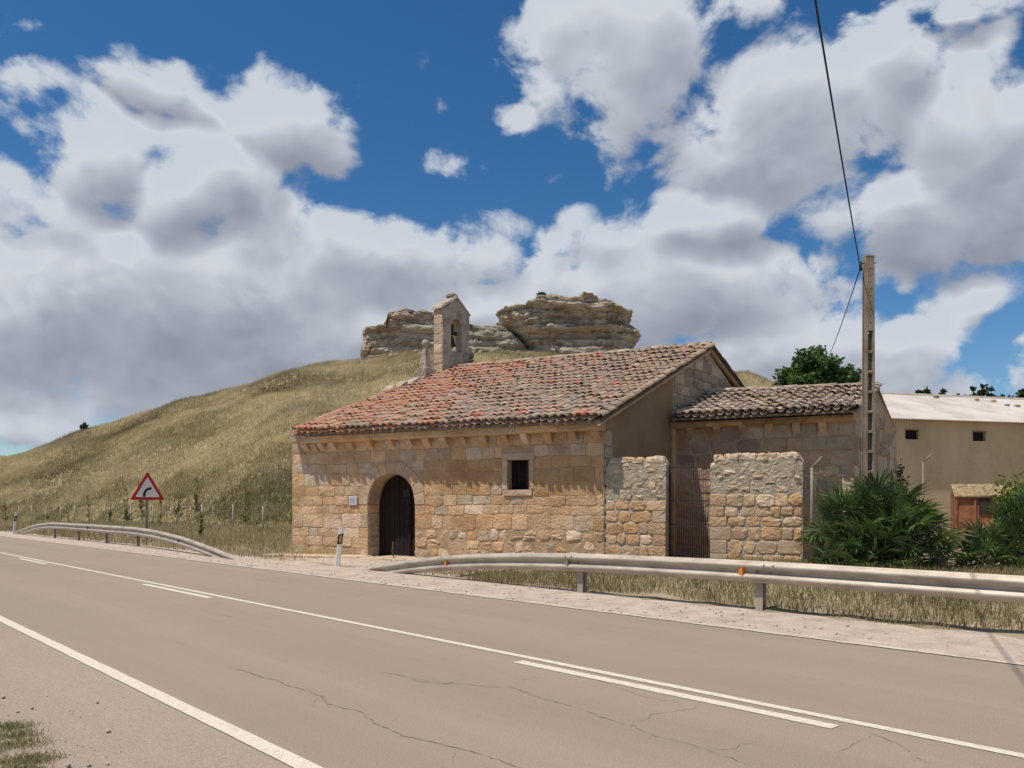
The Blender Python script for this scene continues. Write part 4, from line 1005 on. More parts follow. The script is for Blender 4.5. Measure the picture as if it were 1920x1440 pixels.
# ------------------------------------------------------------------ guardrails
PROF = [(0,0),(.012,.014),(.072,.055),(.082,.078),(.074,.104),(.012,.146),(.0,.168),(.012,.19),(.074,.232),(.082,.258),(.072,.281),(.012,.322),(0,.336)]
def guardrail(label, keys, posts, refl):
    ks = np.array(keys, float); sv = np.arange(ks[:, 0].min(), ks[:, 0].max()+.01, .35)
    pz = lambda s: (np.interp(s, ks[:, 0], ks[:, 1]), np.interp(s, ks[:, 0], ks[:, 2]))
    def sm(s): return np.mean([pz(s+d) for d in (-.9, -.45, 0, .45, .9)], 0) if ks[0,0]+1 < s < ks[-1,0]-1 else np.array(pz(s))
    th = empty('guardrail', W(*([pz(ks[:, 0].mean())[0], ks[:, 0].mean(), 0])), label, 'guardrail')
    # panels of about four metres, each lapping the next by a few millimetres
    cuts = np.arange(sv[0], sv[-1], 4.0); ns = len(PROF)
    for ci, c0 in enumerate(cuts):
        c1 = min(c0+4.0+.25, sv[-1]); ss = np.linspace(c0, c1, 14); V = []; F = []
        lap = .003*(ci % 2)
        for s in ss:
            p, zt = sm(s)
            for d, z in PROF: V.append(W(p-d-lap, s, zt-.336+z))
        for s in ss:
            p, zt = sm(s)
            for d, z in PROF: V.append(W(p-d+.004-lap, s, zt-.336+z))
        n = len(ss)
        for i in range(n-1):
            for k in range(ns-1):
                F.append((i*ns+k, i*ns+k+1, (i+1)*ns+k+1, (i+1)*ns+k)); o_ = n*ns; F.append((o_+i*ns+k, o_+(i+1)*ns+k, o_+(i+1)*ns+k+1, o_+i*ns+k+1))
        MB().add(V, F, 0, True).build('beam', 'galv', th, recalc=False)
    for c0 in cuts[1:]:
        for ds_, dz in ((.05, .055), (.20, .055), (.05, .28), (.20, .28), (.125, .168)):
            p, zt = sm(c0+ds_); q = W(p-.078 if dz != .168 else p, c0+ds_, zt-.336+dz)
            MB().tube([q+np.append(UN*.006, 0), q-np.append(UN*.014, 0)], .013, 6).build('bolt', 'galv_dark', th)
    for s in posts:
        p, zt = sm(s); c = W(p+.10, s, 0); ax = np.append(US, 0); ay = np.append(UN, 0)
        mb = MB(); zc = (zt-.05-.3)/2; hh = (zt-.05+.3)/2
        mb.box((*c[:2], zc), ax*.006, ay*.06, (0, 0, hh)); mb.box((*(c-ay*.052)[:2], zc), ax*.065, ay*.004, (0, 0, hh)); mb.box((*(c+ay*.052)[:2], zc), ax*.065, ay*.004, (0, 0, hh))
        mb.build('post', 'post_zinc', th)
        bq = W(p+.03, s, zt-.168); MB().bevbox(bq, ax*.05, ay*.028, (0, 0, .05), .01).build('spacer', 'galv_dark', th)
        MB().tube([W(p-.03, s, zt-.168), W(p+.0, s, zt-.168)], .017, 6).build('bolt', 'galv_dark', th)
    for s, m in refl:
        p, zt = sm(s); zc = zt-.168; a = W(p-.01, s, zc)
        V = [W(p-.004, s, zc-.055), W(p-.085, s, zc-.075), W(p-.085, s, zc+.075), W(p-.004, s, zc+.055), W(p-.004, s+.10, zc-.03), W(p-.05, s+.10, zc-.04), W(p-.05, s+.10, zc+.04), W(p-.004, s+.10, zc+.03)]
        MB().add(V, [(0,1,2,3),(4,7,6,5),(0,4,5,1),(1,5,6,2),(2,6,7,3),(3,7,4,0)]).build('reflector', m, th)
    return th
guardrail('long grey W-beam guardrail on the near side of the chapel, running off the right edge',
          [(-26,11.3,.75),(2.8,11.2,.755),(6.4,11.05,.775),(9.9,10.95,.745),(12,11.0,.66),(14,11.05,.52),(16,11.1,.28),(17.6,11.1,.02)],
          [-13.2,-9.3,-5.3,-1.3,2.5,6.35,9.95], [(13.9,'amber'),(10.15,'galv_dark'),(6.55,'amber'),(-1.1,'amber')])
guardrail('short grey W-beam guardrail left of the chapel with both ends sunk in the ground',
          [(22.6,10.25,.03),(25,10.35,.30),(28,10.5,.57),(31,10.6,.73),(33.6,10.7,.79),(40,10.6,.81),(45.6,10.5,.82),(49,10.55,.66),(52,10.65,.40),(55.5,10.8,.03)],
          [33.5,37.4,41.4,45.4], [(28.3,'galv_dark'),(39.5,'galv_dark')])

# ------------------------------------------------------------------ delineator posts, warning sign
def delineator(loc, h, lean, yaw, label):
    th = empty('delineator_post', loc, label, 'road post', 'white delineator posts at the roadside')
    M_ = (Matrix.Rotation(yaw, 4, 'Z') @ Matrix.Rotation(lean, 4, 'Y')).to_3x3()
    T = lambda x, y, z: np.array(M_ @ Vector((x, y, z)))+np.array(loc)
    w, d = .062, .05; ts = .05
    def ring(z, slant, k=1.0, e=0.0):
        pts = [(-w*.75, -d-e), (w*.75, -d-e), (w+e, -d*.5), (w+e, d*.8), (-w-e, d*.8), (-w-e, -d*.5)]
        return [T(x*k, y*k, z+slant*x/w) for x, y in pts]
    def seg(name, za, zb, sa, sb, m, e=0.0, cap=True, k0=1, k1=1):
        V = ring(za, sa, k0, e)+ring(zb, sb, k1, e); F = [(i, (i+1) % 6, 6+(i+1) % 6, 6+i) for i in range(6)]+[(5,4,3,2,1,0), (6,7,8,9,10,11)]
        return MB().add(V, F).build(name, m, th)
    seg('shaft', -.1, h*.57, 0, .018, 'white_plastic', k0=1.06); b = seg('band', h*.57, h*.82, .018, .018, 'black_plastic', e=.002); seg('cap', h*.82, h, .018, .03, 'white_plastic', k1=.96)
    V = [T(x, -d-.004, z) for x, z in ((-w*.28, h*.605), (w*.5, h*.615), (w*.5, h*.79), (-w*.28, h*.78))]+[T(x, -d+.002, z) for x, z in ((-w*.28, h*.605), (w*.5, h*.615), (w*.5, h*.79), (-w*.28, h*.78))]
    MB().add(V, [(0,1,2,3),(4,7,6,5),(0,4,5,1),(1,5,6,2),(2,6,7,3),(3,7,4,0)]).build('reflector', 'yellow_reflector', b)
    V = [T(.01+.012*math.cos(t), -d*1.03-.002, h*.53+.02*math.sin(t)) for t in np.linspace(0, 2*math.pi, 9)[:-1]]
    MB().add(V, [tuple(range(8))]).build('mark', 'galv_dark', th)
delineator((-4.66, 21.25, .0), 1.07, R(6), R(10), 'white delineator post with amber reflector standing before the chapel wall')
delineator((-29.6, 47.3, .0), 1.30, R(6), R(28), 'white delineator post at the far left edge beside the sunk rail end')

def warning_sign():
    c = np.array([-15.15, 33.1, 0.0]); gzv = float(ground_z(c[0], c[1])); th = empty('warning_sign', (c[0], c[1], gzv), 'triangular red bordered road sign with black right bend arrow on grey post', 'road sign')
    f2 = unit([.60, -.80]); rt = np.array([-f2[1], f2[0]])    # face normal, viewer's right
    rt = np.array([.80, .60])
    P = lambda x, z, d=0.0: np.array([c[0]+rt[0]*x+f2[0]*d, c[1]+rt[1]*x+f2[1]*d, z])
    zb, H, Wd = 1.88, 1.19, 1.36
    def tri(k, rad, n=5):
        ctr = np.array([0, zb+H/3]); vs = [np.array([-Wd/2, zb]), np.array([Wd/2, zb]), np.array([0, zb+H])]; vs = [ctr+(v-ctr)*k for v in vs]
        out = []
        for i in range(3):
            v = vs[i]; a = unit(vs[i-1]-v); b = unit(vs[(i+1) % 3]-v); bis = unit(a+b); ang = math.acos(np.dot(a, b))/2
            cc = v+bis*rad/math.sin(ang); a0 = math.atan2(*(v+a*rad/math.tan(ang)-cc)[::-1]); b0_ = math.atan2(*(v+b*rad/math.tan(ang)-cc)[::-1])
            dlt = (b0_-a0+math.pi) % (2*math.pi)-math.pi
            for t in np.linspace(0, 1, n): out.append(cc+rad*np.array([math.cos(a0+dlt*t), math.sin(a0+dlt*t)]))
        return out
    def plate(name, pts, d0, d1, m, par):
        n = len(pts); V = [P(x, z, d1) for x, z in pts]+[P(x, z, d0) for x, z in pts]
        F = [tuple(range(n)), tuple(range(2*n-1, n-1, -1))]+[(i, n+i, n+(i+1) % n, (i+1) % n) for i in range(n)]
        return MB().add(V, F).build(name, m, par)
    face = plate('sign_plate', tri(1.0, .05), 0, .02, 'sign_red', th)
    plate('white_field', tri(.70, .03), .02, .023, 'sign_white', face)
    # bend arrow: stem curving right with a square head end
    ctrl = [(-.135, zb+.13), (-.13, zb+.24), (-.09, zb+.35), (-.02, zb+.43), (.08, zb+.475), (.15, zb+.485)]
    V = []; n = len(ctrl)
    for i, q in enumerate(ctrl):
        q = np.array(q); d = unit(np.array(ctrl[min(i+1, n-1)])-np.array(ctrl[max(i-1, 0)])); nn = np.array([-d[1], d[0]])*.05
        for sgn in (1, -1):
            x, z = q+nn*sgn; V += [P(x, z, .026), P(x, z, .0235)]
    F = []
    for i in range(n-1):
        a = i*4; F += [(a, a+4, a+6, a+2), (a+1, a+3, a+7, a+5), (a, a+1, a+5, a+4), (a+2, a+6, a+7, a+3)]
    F += [(0, 2, 3, 1), (4*n-4, 4*n-3, 4*n-1, 4*n-2)]
    MB().add(V, F).build('arrow', 'sign_black', face)
    MB().box(P(-.02, 1.35, -.06), np.append(rt*.05, 0), np.append(f2*.03, 0), (0, 0, 1.55)).build('post', 'galv_dark', th)
    for z in (2.05, 2.5): MB().box(P(-.02, z, -.015), np.append(rt*.12, 0), np.append(f2*.012, 0), (0, 0, .025)).build('bracket', 'galv_dark', face)
warning_sign()

# ------------------------------------------------------------------ fences
ORD = ['first','second','third','fourth','fifth','sixth','seventh','eighth','ninth','tenth','eleventh','twelfth','thirteenth']
def fence_post(loc, h, arm, label, group=None, m='concrete', brace=None, rad=.03):
    th = empty('fence_post', loc, label, 'fence post', group); l = np.array(loc)
    MB().tube([l-(0, 0, .2), l+(0, 0, h)], rad, 6).build('shaft', m, th)
    MB().tube([l+(0, 0, h-.01), l+np.array(arm)+(0, 0, h)], rad*.85, 6).build('arm', m, th)
    if brace is not None: MB().tube([l+(0, 0, h-.15), np.array(brace)], .024, 6).build('brace', m, th)
    return th
FPX = [493,437,379,332,287,246,206,172,140,114,87,60,36]
ftop = []
for k, px in enumerate(FPX):
    a = (px-960)/1493.0; t = k/12.0
    # posts stand on one straight line across the field
    P0 = np.array([-15.0, 48.0]); P1 = np.array([-47.0, 76.0]); dv = P1-P0
    u = (a*P0[1]-P0[0])/(dv[0]-a*dv[1]); q = P0+dv*u; zg = float(ground_z(q[0], q[1])); zg = max(zg, float(hill_z(q[0], q[1])))
    h = 1.95-zg+(.05 if k % 3 else -.03)
    lab = f'{ORD[k]} angled-top fence post at the foot of the hill, counting leftwards from the chapel'
    fence_post((q[0], q[1], zg), h-.25, (.28, -.12, .24), lab, 'fence posts at the foot of the hill', 'fence_grey', rad=.045)
    ftop.append(np.array([q[0], q[1], zg+h-.3]))
for dz in (0, -.35, -.7):
    wr = MB().tube([p+(0, 0, dz) for p in ftop], .004, 4).build('fence_wire', 'galv_dark')
    tag(wr, {0:'top',-.35:'middle',-.7:'lowest'}[dz]+' thin wire strand of the hill fence posts', 'wire', 'hill fence wires')
fence_post((6.98, 18.55, .26), 2.25, (.22, -.05, .25), 'grey metal fence post with brace at the end of the rubble wall', None, 'galv_dark', brace=(7.42, 18.9, 1.55))
fence_post((13.42, 26.0, .3), 2.76, (.26, -.05, .27), 'thin angled-top fence post standing before the warehouse wall', None, 'galv_dark')
for k, dz in enumerate((2.62, 2.95)):
    pts = [(9.9, 20.9, dz-.35), (13.45, 26.0, dz+.12), (20.5, 32.0, dz+.35), (30, 38, dz+.6)]
    tag(MB().tube(pts, .006, 4).build('fence_wire', 'galv_dark'), ('lower' if k == 0 else 'upper')+' thin wire in front of the warehouse wall', 'wire', 'warehouse fence wires')

# ------------------------------------------------------------------ utility pole and cables
def utility_pole():
    c = np.array([8.95, 20.0]); z0 = .3; zt = 7.86; th = empty('utility_pole', (*c, z0), 'tall concrete utility pole with ladder-like recesses standing behind the palm', 'utility pole')
    vx = unit([-.05, 1.0]); rx = np.array([vx[1], -vx[0]])      # pole depth axis, pole width axis
    P = lambda x, y, z: np.array([c[0]+rx[0]*x+vx[0]*y, c[1]+rx[1]*x+vx[1]*y, z])
    hw = lambda z: .128-.022*(z-z0)/(zt-z0)
    mb = MB(); zs = 5.95
    for s in (-1, 1):
        V = []
        for z in (z0-.4, zs+.05):
            a = hw(z); i_ = a-.052
            V += [P(s*a, -.10, z), P(s*i_, -.10, z), P(s*i_, .10, z), P(s*a, .10, z)]
        mb.add(V, [(0,1,2,3),(7,6,5,4)]+[(i, (i+1) % 4, 4+(i+1) % 4, 4+i) for i in range(4)])
    V = []
    for z in (zs+.05, zt):
        a = hw(z); V += [P(-a, -.10, z), P(a, -.10, z), P(a, .10, z), P(-a, .10, z)]
    mb.add(V, [(0,1,2,3),(7,6,5,4)]+[(i, (i+1) % 4, 4+(i+1) % 4, 4+i) for i in range(4)])
    mb.build('shaft', 'concrete', th)
    MB().box(P(0, .055, (z0+zs)/2), np.append(rx*.078, 0), np.append(vx*.02, 0), (0, 0, (zs-z0)/2)).build('web', 'concrete', th)
    z = zs-.48
    while z > .4:
        a = hw(z)-.05; MB().bevbox(P(0, -.03, z), np.append(rx*a, 0), np.append(vx*.062, 0), (0, 0, .035), .012).build('rung', 'concrete', th); z -= .5
    for k in range(9): MB().tube([P(0, -.106, 6.2+.17*k), P(0, -.09, 6.2+.17*k)], .012, 6).build('bolt_hole', 'dark', th)
    MB().bevbox(P(0, 0, zt+.015), np.append(rx*.11, 0), np.append(vx*.11, 0), (0, 0, .02), .01).build('cap', 'concrete', th)
    MB().tube([P(.2, -.02, 7.72), P(-.2, -.02, 7.70)], .012, 6).build('bracket', 'iron', th)
    MB().tube([P(-.2, -.02, 7.74), P(-.22, -.02, 7.6), P(-.18, -.02, 7.52)], .03, 6).build('clamp', 'cable', th)
    MB().tube([P(-.155, -.05, 7.45), P(-.165, -.06, 5), P(-.175, -.06, 2.5), P(-.18, -.06, .6)], .010, 5).build('service_wire', 'cable', th)
    return P(-.22, -.02, 7.58)
hook = utility_pole()
def cable(a, b, sag, label, r=.014):
    a = np.array(a); b = np.array(b); pts = [a+(b-a)*t-np.array([0, 0, sag*4*t*(1-t)]) for t in np.linspace(0, 1, 15)]
    tag(MB().tube(pts, r, 6).build('overhead_cable', 'cable'), label, 'cable')
d = np.array([3.83, 10.0, 8.05])-hook
cable(hook, hook+d*2.9, .25, 'black overhead cable running from the pole up over the road')
cable(hook, (16.0, 40.5, 9.0), .15, 'black overhead cable slanting down from the pole behind the leafy tree')

# ------------------------------------------------------------------ warehouse
def warehouse():
    P1 = np.array([22.5, 46.0]); d = unit([8.5, 2.2]); nrm = np.array([d[1], -d[0]]); nrm = nrm if nrm[1] < 0 else -nrm
    F_ = lambda r, z, o=0.0: np.array([P1[0]+d[0]*r-nrm[0]*o, P1[1]+d[1]*r-nrm[1]*o, z])
    th = empty('warehouse', F_(6, .3), 'long beige rendered warehouse with pale corrugated roof and small dark windows', 'warehouse')
    r0, r1, ze, zr, dep = -12.5, 34.0, 6.75, 9.1, 6.0
    wins = []
    for k in range(-2, 7):
        for px in (1836,):
            a = (px-960)/1493; rr = (a*P1[1]-P1[0])/(d[0]-a*d[1])
        wins.append(rr+k*4.75)
    wz0, wz1, hw = 5.50, 6.05, .47
    mb = MB(); cur = r0
    for w in wins:
        if w-hw < r0 or w+hw > r1: continue
        mb.add([F_(cur, -.3), F_(w-hw, -.3), F_(w-hw, ze), F_(cur, ze)], [(0,1,2,3)])
        mb.add([F_(w-hw, -.3), F_(w+hw, -.3), F_(w+hw, wz0), F_(w-hw, wz0)], [(0,1,2,3)]); mb.add([F_(w-hw, wz1), F_(w+hw, wz1), F_(w+hw, ze), F_(w-hw, ze)], [(0,1,2,3)])
        for (a, b), (c, e) in (((w-hw, wz0), (w+hw, wz0)), ((w+hw, wz0), (w+hw, wz1)), ((w+hw, wz1), (w-hw, wz1)), ((w-hw, wz1), (w-hw, wz0))):
            mb.add([F_(a, b), F_(c, e), F_(c, e, .25), F_(a, b, .25)], [(0,1,2,3)])
        cur = w+hw
    mb.add([F_(cur, -.3), F_(r1, -.3), F_(r1, ze), F_(cur, ze)], [(0,1,2,3)])
    for r_ in (r0, r1): mb.add([F_(r_, -.3), F_(r_, -.3, 2*dep), F_(r_, ze, 2*dep), F_(r_, zr-.05, dep), F_(r_, ze)], [(0,1,2,3,4)])
    mb.add([F_(r0, -.3, 2*dep), F_(r1, -.3, 2*dep), F_(r1, ze, 2*dep), F_(r0, ze, 2*dep)], [(0,1,2,3)])
    mb.build('wall', 'stucco', th, recalc=False)
    for w in wins:
        if w-hw < r0 or w+hw > r1: continue
        wo = MB().box(F_(w, (wz0+wz1)/2, .22), np.append(d*hw, 0), (0, 0, .28), np.append(nrm*.01, 0)).build('window', 'dark', th)
        MB().box(F_(w, wz1+.03, .02), np.append(d*(hw+.06), 0), (0, 0, .03), np.append(nrm*.035, 0)).build('lintel', 'timber', wo)
        MB().box(F_(w-hw+.02, (wz0+wz1)/2, .18), np.append(d*.02, 0), (0, 0, .27), np.append(nrm*.02, 0)).build('frame', 'timber', wo)
    # corrugated sheets, laid in three courses with a small lap
    for course in range(3):
        for side in (0, 1):
            v0, v1 = course/3, (course+1)/3+.01
            if course == 0: v0 = -.07
            pitch = .18; n = int((r1-r0+.6)/pitch*4); V = []; F = []
            for i in range(n+1):
                r_ = r0-.3+(r1-r0+.6)*i/n; h = .03*math.cos(i*math.pi/2)
                for v in (v0, v1):
                    o = v*dep if side == 0 else 2*dep-v*dep; V.append(F_(r_, ze+.03+(zr-ze)*v+h+.012*(2-course), o))
            for i in range(n): F.append((2*i, 2*i+2, 2*i+3, 2*i+1))
            MB().add(V, F, 0, True).build('roof_sheet', 'fibre_cement', th, recalc=False)
    r_ = r0
    while r_ < r1:
        V = []
        for a in (r_, r_+1.25): V += [F_(a, zr-.06, dep-.32), F_(a, zr+.09, dep-.06), F_(a, zr+.09, dep+.06), F_(a, zr-.06, dep+.32)]
        MB().add(V, [(0,4,5,1),(1,5,6,2),(2,6,7,3)]).build('ridge_cap', 'galv', th, recalc=False); r_ += 1.2
    for px, v, w in ((1755, .86, .18), (1831, .80, .15), (1862, .78, .2), (1888, .6, .15), (1907, .58, .2)):
        o = v*dep; a = (px-960)/1493; q = F_(0, 0, o); rr = (a*q[1]-q[0])/(d[0]-a*d[1]); c = F_(rr, ze+.1+(zr-ze)*v, o)
        MB().bevbox(c, np.append(d*w, 0), np.append(nrm*.1, 0), (0, 0, .09), .03).build('ballast_block', pick([('stone_ochre',1),('stone_dull',1)]), th)
warehouse()

# rusty bin before the warehouse
def rusty_bin():
    c = np.array([17.68, 29.9, .3]); th = empty('rusty_bin', c, 'rusty orange metal bin with lichened yellow lid before the warehouse', 'metal bin')
    ax = unit([.93, -.36]); ay = np.array([-ax[1], ax[0]]); w, dp = 1.0, .55
    P = lambda x, y, z: np.array([c[0]+ax[0]*x+ay[0]*y, c[1]+ax[1]*x+ay[1]*y, c[2]+z])
    MB().box(P(0, 0, .86), np.append(ax*w, 0), np.append(ay*dp, 0), (0, 0, .84)).build('body', 'rust', th)
    for x in (-.97, -.36, .36, .97): MB().box(P(x, -dp-.03, .85), np.append(ax*.04, 0), np.append(ay*.03, 0), (0, 0, .84)).build('rib', 'rust', th)
    for z in (.06, 1.66): MB().box(P(0, -dp-.035, z), np.append(ax*(w+.04), 0), np.append(ay*.036, 0), (0, 0, .04)).build('rim', 'rust', th)
    for k in range(4):
        x0, x1 = -w-.04+k*(2*w+.08)/4+.006, -w-.04+(k+1)*(2*w+.08)/4-.006
        V = [P(x0, -dp-.1, 1.71), P(x1, -dp-.1, 1.71), P(x1, dp*.4, 2.16), P(x0, dp*.4, 2.16)]; V += [v-(0, 0, .05) for v in V]
        MB().add(V, [(0,1,2,3),(7,6,5,4),(0,4,5,1),(1,5,6,2),(2,6,7,3),(3,7,4,0)]).build('lid_panel', 'lichen_lid', th)
    for x in (-w, w): MB().add([P(x, -dp, 1.68), P(x, dp*.4, 2.1), P(x, dp, 1.68), P(x*.97, -dp, 1.68), P(x*.97, dp*.4, 2.1), P(x*.97, dp, 1.68)], [(0,1,2),(5,4,3),(0,3,4,1),(1,4,5,2)]).build('lid_end', 'rust', th)
    MB().box(P(-.02, -dp-.02, 1.3), np.append(ax*.2, 0), np.append(ay*.02, 0), (0, 0, .3)).build('hatch', 'iron', th)
rusty_bin()

# ------------------------------------------------------------------ rock outcrops on the hill
def outcrop(name, label, left, right, top, zb, depth, hd, m, seed, amp=.75, nu=330, nv=80):
    """left/right: (px, py) outline tables seen from the road, turned into metres at the given distance"""
    k = (depth-hd*.9)/1493.0; kx_ = depth/1493.0
    zl = lambda T: np.array([((950-y)*k+1.6, (x-960)*kx_) for x, y in T])
    Lz = zl(left); Rz = zl(right); Lz = Lz[np.argsort(Lz[:, 0])]; Rz = Rz[np.argsort(Rz[:, 0])]
    T = np.array([((x-960)*kx_, (950-y)*k+1.6) for x, y in top])
    zmax = T[:, 1].max(); V = []; F = []
    caps = 9
    for j in range(nv+caps):
        v = min(1, j/(nv-1)); shrink = 1 if j < nv else 1-(j-nv+1)/caps
        for i in range(nu):
            th = 2*math.pi*i/nu; cx, sy = math.cos(th), math.sin(th)
            z = zb+(zmax-zb)*v
            for _ in range(3):
                xl = np.interp(z, Lz[:, 0], Lz[:, 1]); xr = np.interp(z, Rz[:, 0], Rz[:, 1])
                cx0 = (xl+xr)/2; hw = (xr-xl)/2
                x = cx0+hw*math.copysign(abs(cx)**.42, cx)*shrink
                zt = np.interp(x, T[:, 0], T[:, 1]); z = min(zb+(zt-zb)*v if True else z, zmax)
            y = depth+hd*math.copysign(abs(sy)**.55, sy)*shrink*(.80+.20*v)
            n1 = fbm(x*.16+seed, y*.16, z*.3, 3); n2 = fbm(x*.8+seed, y*.8, z*1.3, 6)
            zz = z/.95+.55*n1+.02*x; bi = math.floor(zz); fz = zz-bi
            hb = (math.sin(bi*127.1+seed*311.7)*43758.5) % 1; kx = x/(1.6+1.8*hb)+hb*7+.35*n2; ki = math.floor(kx); fx = kx-ki
            hk = (math.sin(bi*269.5+ki*183.3+seed*71.1)*43758.5) % 1
            joint = math.exp(-(min(fz, 1-fz)/.10)**2)*.55+math.exp(-(min(fx, 1-fx)/.07)**2)*.35
            dsp = amp*(.9*n1+.5*n2+1.1*(hb-.5)+.9*(hk-.5)-joint)*(1 if j < nv else shrink)
            V.append((x+cx*dsp*.42, y+sy*dsp*1.2, z+(.28*n2*amp+.5*(hk-.6)*amp if j > nv*.9 else .12*n2)))
    rows = nv+caps
    for j in range(rows-1):
        for i in range(nu): F.append((j*nu+i, j*nu+(i+1) % nu, (j+1)*nu+(i+1) % nu, (j+1)*nu+i))
    V = np.array(V); org = V.mean(0); org[2] = zb
    o = npobj(name, np_mesh(name, V-org, F4=F, smooth=False), m, None, org)
    return tag(o, label, 'rock', 'rock outcrops on the hilltop')
KD = 116.0
zbase = lambda y: (950-y)*(KD-8)/1493+1.6-1.0
outcrop('rock_outcrop', 'big overhanging limestone outcrop on the hilltop right of the belfry',
        [(1000,690),(990,650),(980,636),(966,620),(952,607),(938,600),(934,592),(932,576),(936,560),(945,545)], [(1178,690),(1174,661),(1184,652),(1183,636),(1192,628),(1193,612),(1188,604),(1168,597),(1174,588),(1180,577),(1172,570),(1150,560),(1140,545)],
        [(925,580),(936,575),(985,571),(994,562),(1006,554),(1050,553),(1092,551),(1131,555),(1151,562),(1172,572),(1200,590)], zbase(690), KD, 8.5, 'rock', 3.1)
outcrop('rock_outcrop', 'broken limestone outcrop on the hilltop left of the belfry',
        [(682,700),(683,662),(683,640),(684,622),(686,609),(690,600),(694,590),(700,570)], [(872,700),(874,650),(872,620),(868,600),(850,590),(822,582),(815,570)],
        [(680,615),(690,612),(726,610),(738,606),(741,586),(756,584),(766,577),(774,577),(779,587),(795,581),(812,578),(824,582),(830,600),(850,605),(880,610)], zbase(700), KD+1, 6.5, 'rock', 7.7, .6)
outcrop('rock_outcrop', 'low grey rock shelf between the two larger outcrops',
        [(860,690),(862,640),(866,612),(870,600)], [(990,690),(985,645),(970,625),(955,612),(940,600)],
        [(860,612),(880,609),(905,607),(940,610),(960,616),(985,632)], zbase(690), KD-2.5, 4.5, 'rock_grey', 12.4, .55, 240, 44)
def boulder(name, c, r, m, label, seed):
    V = []; F = []; nu, nv = 28, 14
    for j in range(nv+1):
        for i in range(nu):
            a = math.pi*j/nv; t = 2*math.pi*i/nu; d = np.array([math.sin(a)*math.cos(t), math.sin(a)*math.sin(t), math.cos(a)])
            k = 1+.35*fbm(d[0]*1.5+seed, d[1]*1.5, d[2]*2, 4); V.append(d*k*np.array(r))
    for j in range(nv):
        for i in range(nu): F.append((j*nu+i, j*nu+(i+1) % nu, (j+1)*nu+(i+1) % nu, (j+1)*nu+i))
    tag(npobj(name, np_mesh(name, np.array(V), F4=F), m, None, c), label, 'rock')
bx_ = (1022-960)/1493*96; boulder('boulder', (bx_, 96.0, float(hill_z(bx_, 96))+.5), (1.35, .9, .75), 'rock_grey', 'dark boulder in the grass just above the chapel roof', 2.0)

def hill_stones():
    V = []; F = []; n = 160; k = 0
    base = np.array([(1,0,0),(-1,0,0),(0,1,0),(0,-1,0),(0,0,1),(0,0,-.6),(.6,.6,.5),(-.6,-.6,.5)], float)
    fc = np.array([(0,6,4),(6,2,4),(2,1,4),(1,7,4),(7,3,4),(3,0,4),(0,2,6),(1,3,7),(2,0,5),(1,2,5),(3,1,5),(0,3,5)])
    for i in range(n):
        px = rng.uniform(670, 1200) if i < 110 else rng.uniform(0, 760); Y = rng.uniform(107, 113) if i < 110 else rng.uniform(60, 112)
        x = (px-960)/1493*Y; r_ = rng.uniform(.10, .42) if i < 110 else rng.uniform(.08, .22)
        V.append(base*r_*rng.uniform(.6, 1.3, (8, 3))+(x, Y, float(hill_z(x, Y))+.1+r_*.2)); F.append(fc+8*i)
    tag(npobj('fallen_stones', np_mesh('fallen_stones', np.concatenate(V), F3=np.concatenate(F)), 'rock'), 'small fallen stones lying in the grass below the outcrops', 'stones', kind='stuff')
hill_stones()
# ------------------------------------------------------------------ vegetation
def vnoise(x, y, s, seed): return np.array([mnoise.noise(Vector((a*s+seed, b*s, seed))) for a, b in zip(x, y)])
def inside_chapel(X, Y):
    P = np.stack([X, Y], 1); r = (P-AX) @ FD; d = (P-AX) @ NF
    inn = (d < .05) & (r > -.1) & (r < FLEN+5.0) & (d > -9)
    inn &= ~((r > FLEN+1.66) & (r < FLEN+2.77) & (d > -2.0) & (d < 0))
    return inn
def hill_grass():
    N = 170000
    px = rng.uniform(-120, 1480, N); t = rng.random(N)**.85
    a = (px-960)/1493
    B = np.interp(px, [-400, 0, 500, 900, 1500], [96, 80, 53, 52, 70])
    Y = B+(CREST+6-B)*t; X = a*Y
    keep = (px < 790) | (Y > 88)
    keep &= ~((px > 930) & (px < 1345) & (Y < 96))
    X, Y = X[keep], Y[keep]; n = len(X)
    g1 = vnoise(X, Y, .09, 3.0); g2 = vnoise(X, Y, .35, 9.0)
    h = (.34+.30*np.clip(g2+.35, 0, 1)+.18*rng.random(n)); Z = hill_z(X, Y)-.05
    V = []; F = []; Tn = []; base = 0
    for k in range(3):
        pts = np.stack([X+rng.normal(0, .16, n), Y+rng.normal(0, .16, n), Z], 1)
        v, f, tt = blades(pts, h*rng.uniform(.7, 1.2, n), rng.uniform(.028, .065, n), rng.uniform(.3, .8, n), np.clip(.56+.95*g1+.50*g2+rng.normal(0, .10, n), 0, 1), 1, (1.0, -.2))
        V.append(v); F.append(f+base); Tn.append(tt); base += len(v)
    o = npobj('hill_grass', np_mesh('hill_grass', np.concatenate(V), F3=np.concatenate(F), tint=np.concatenate(Tn)), 'hill_blade')
    tag(o, 'long dry golden and olive grass covering the hillside', 'grass', kind='stuff')
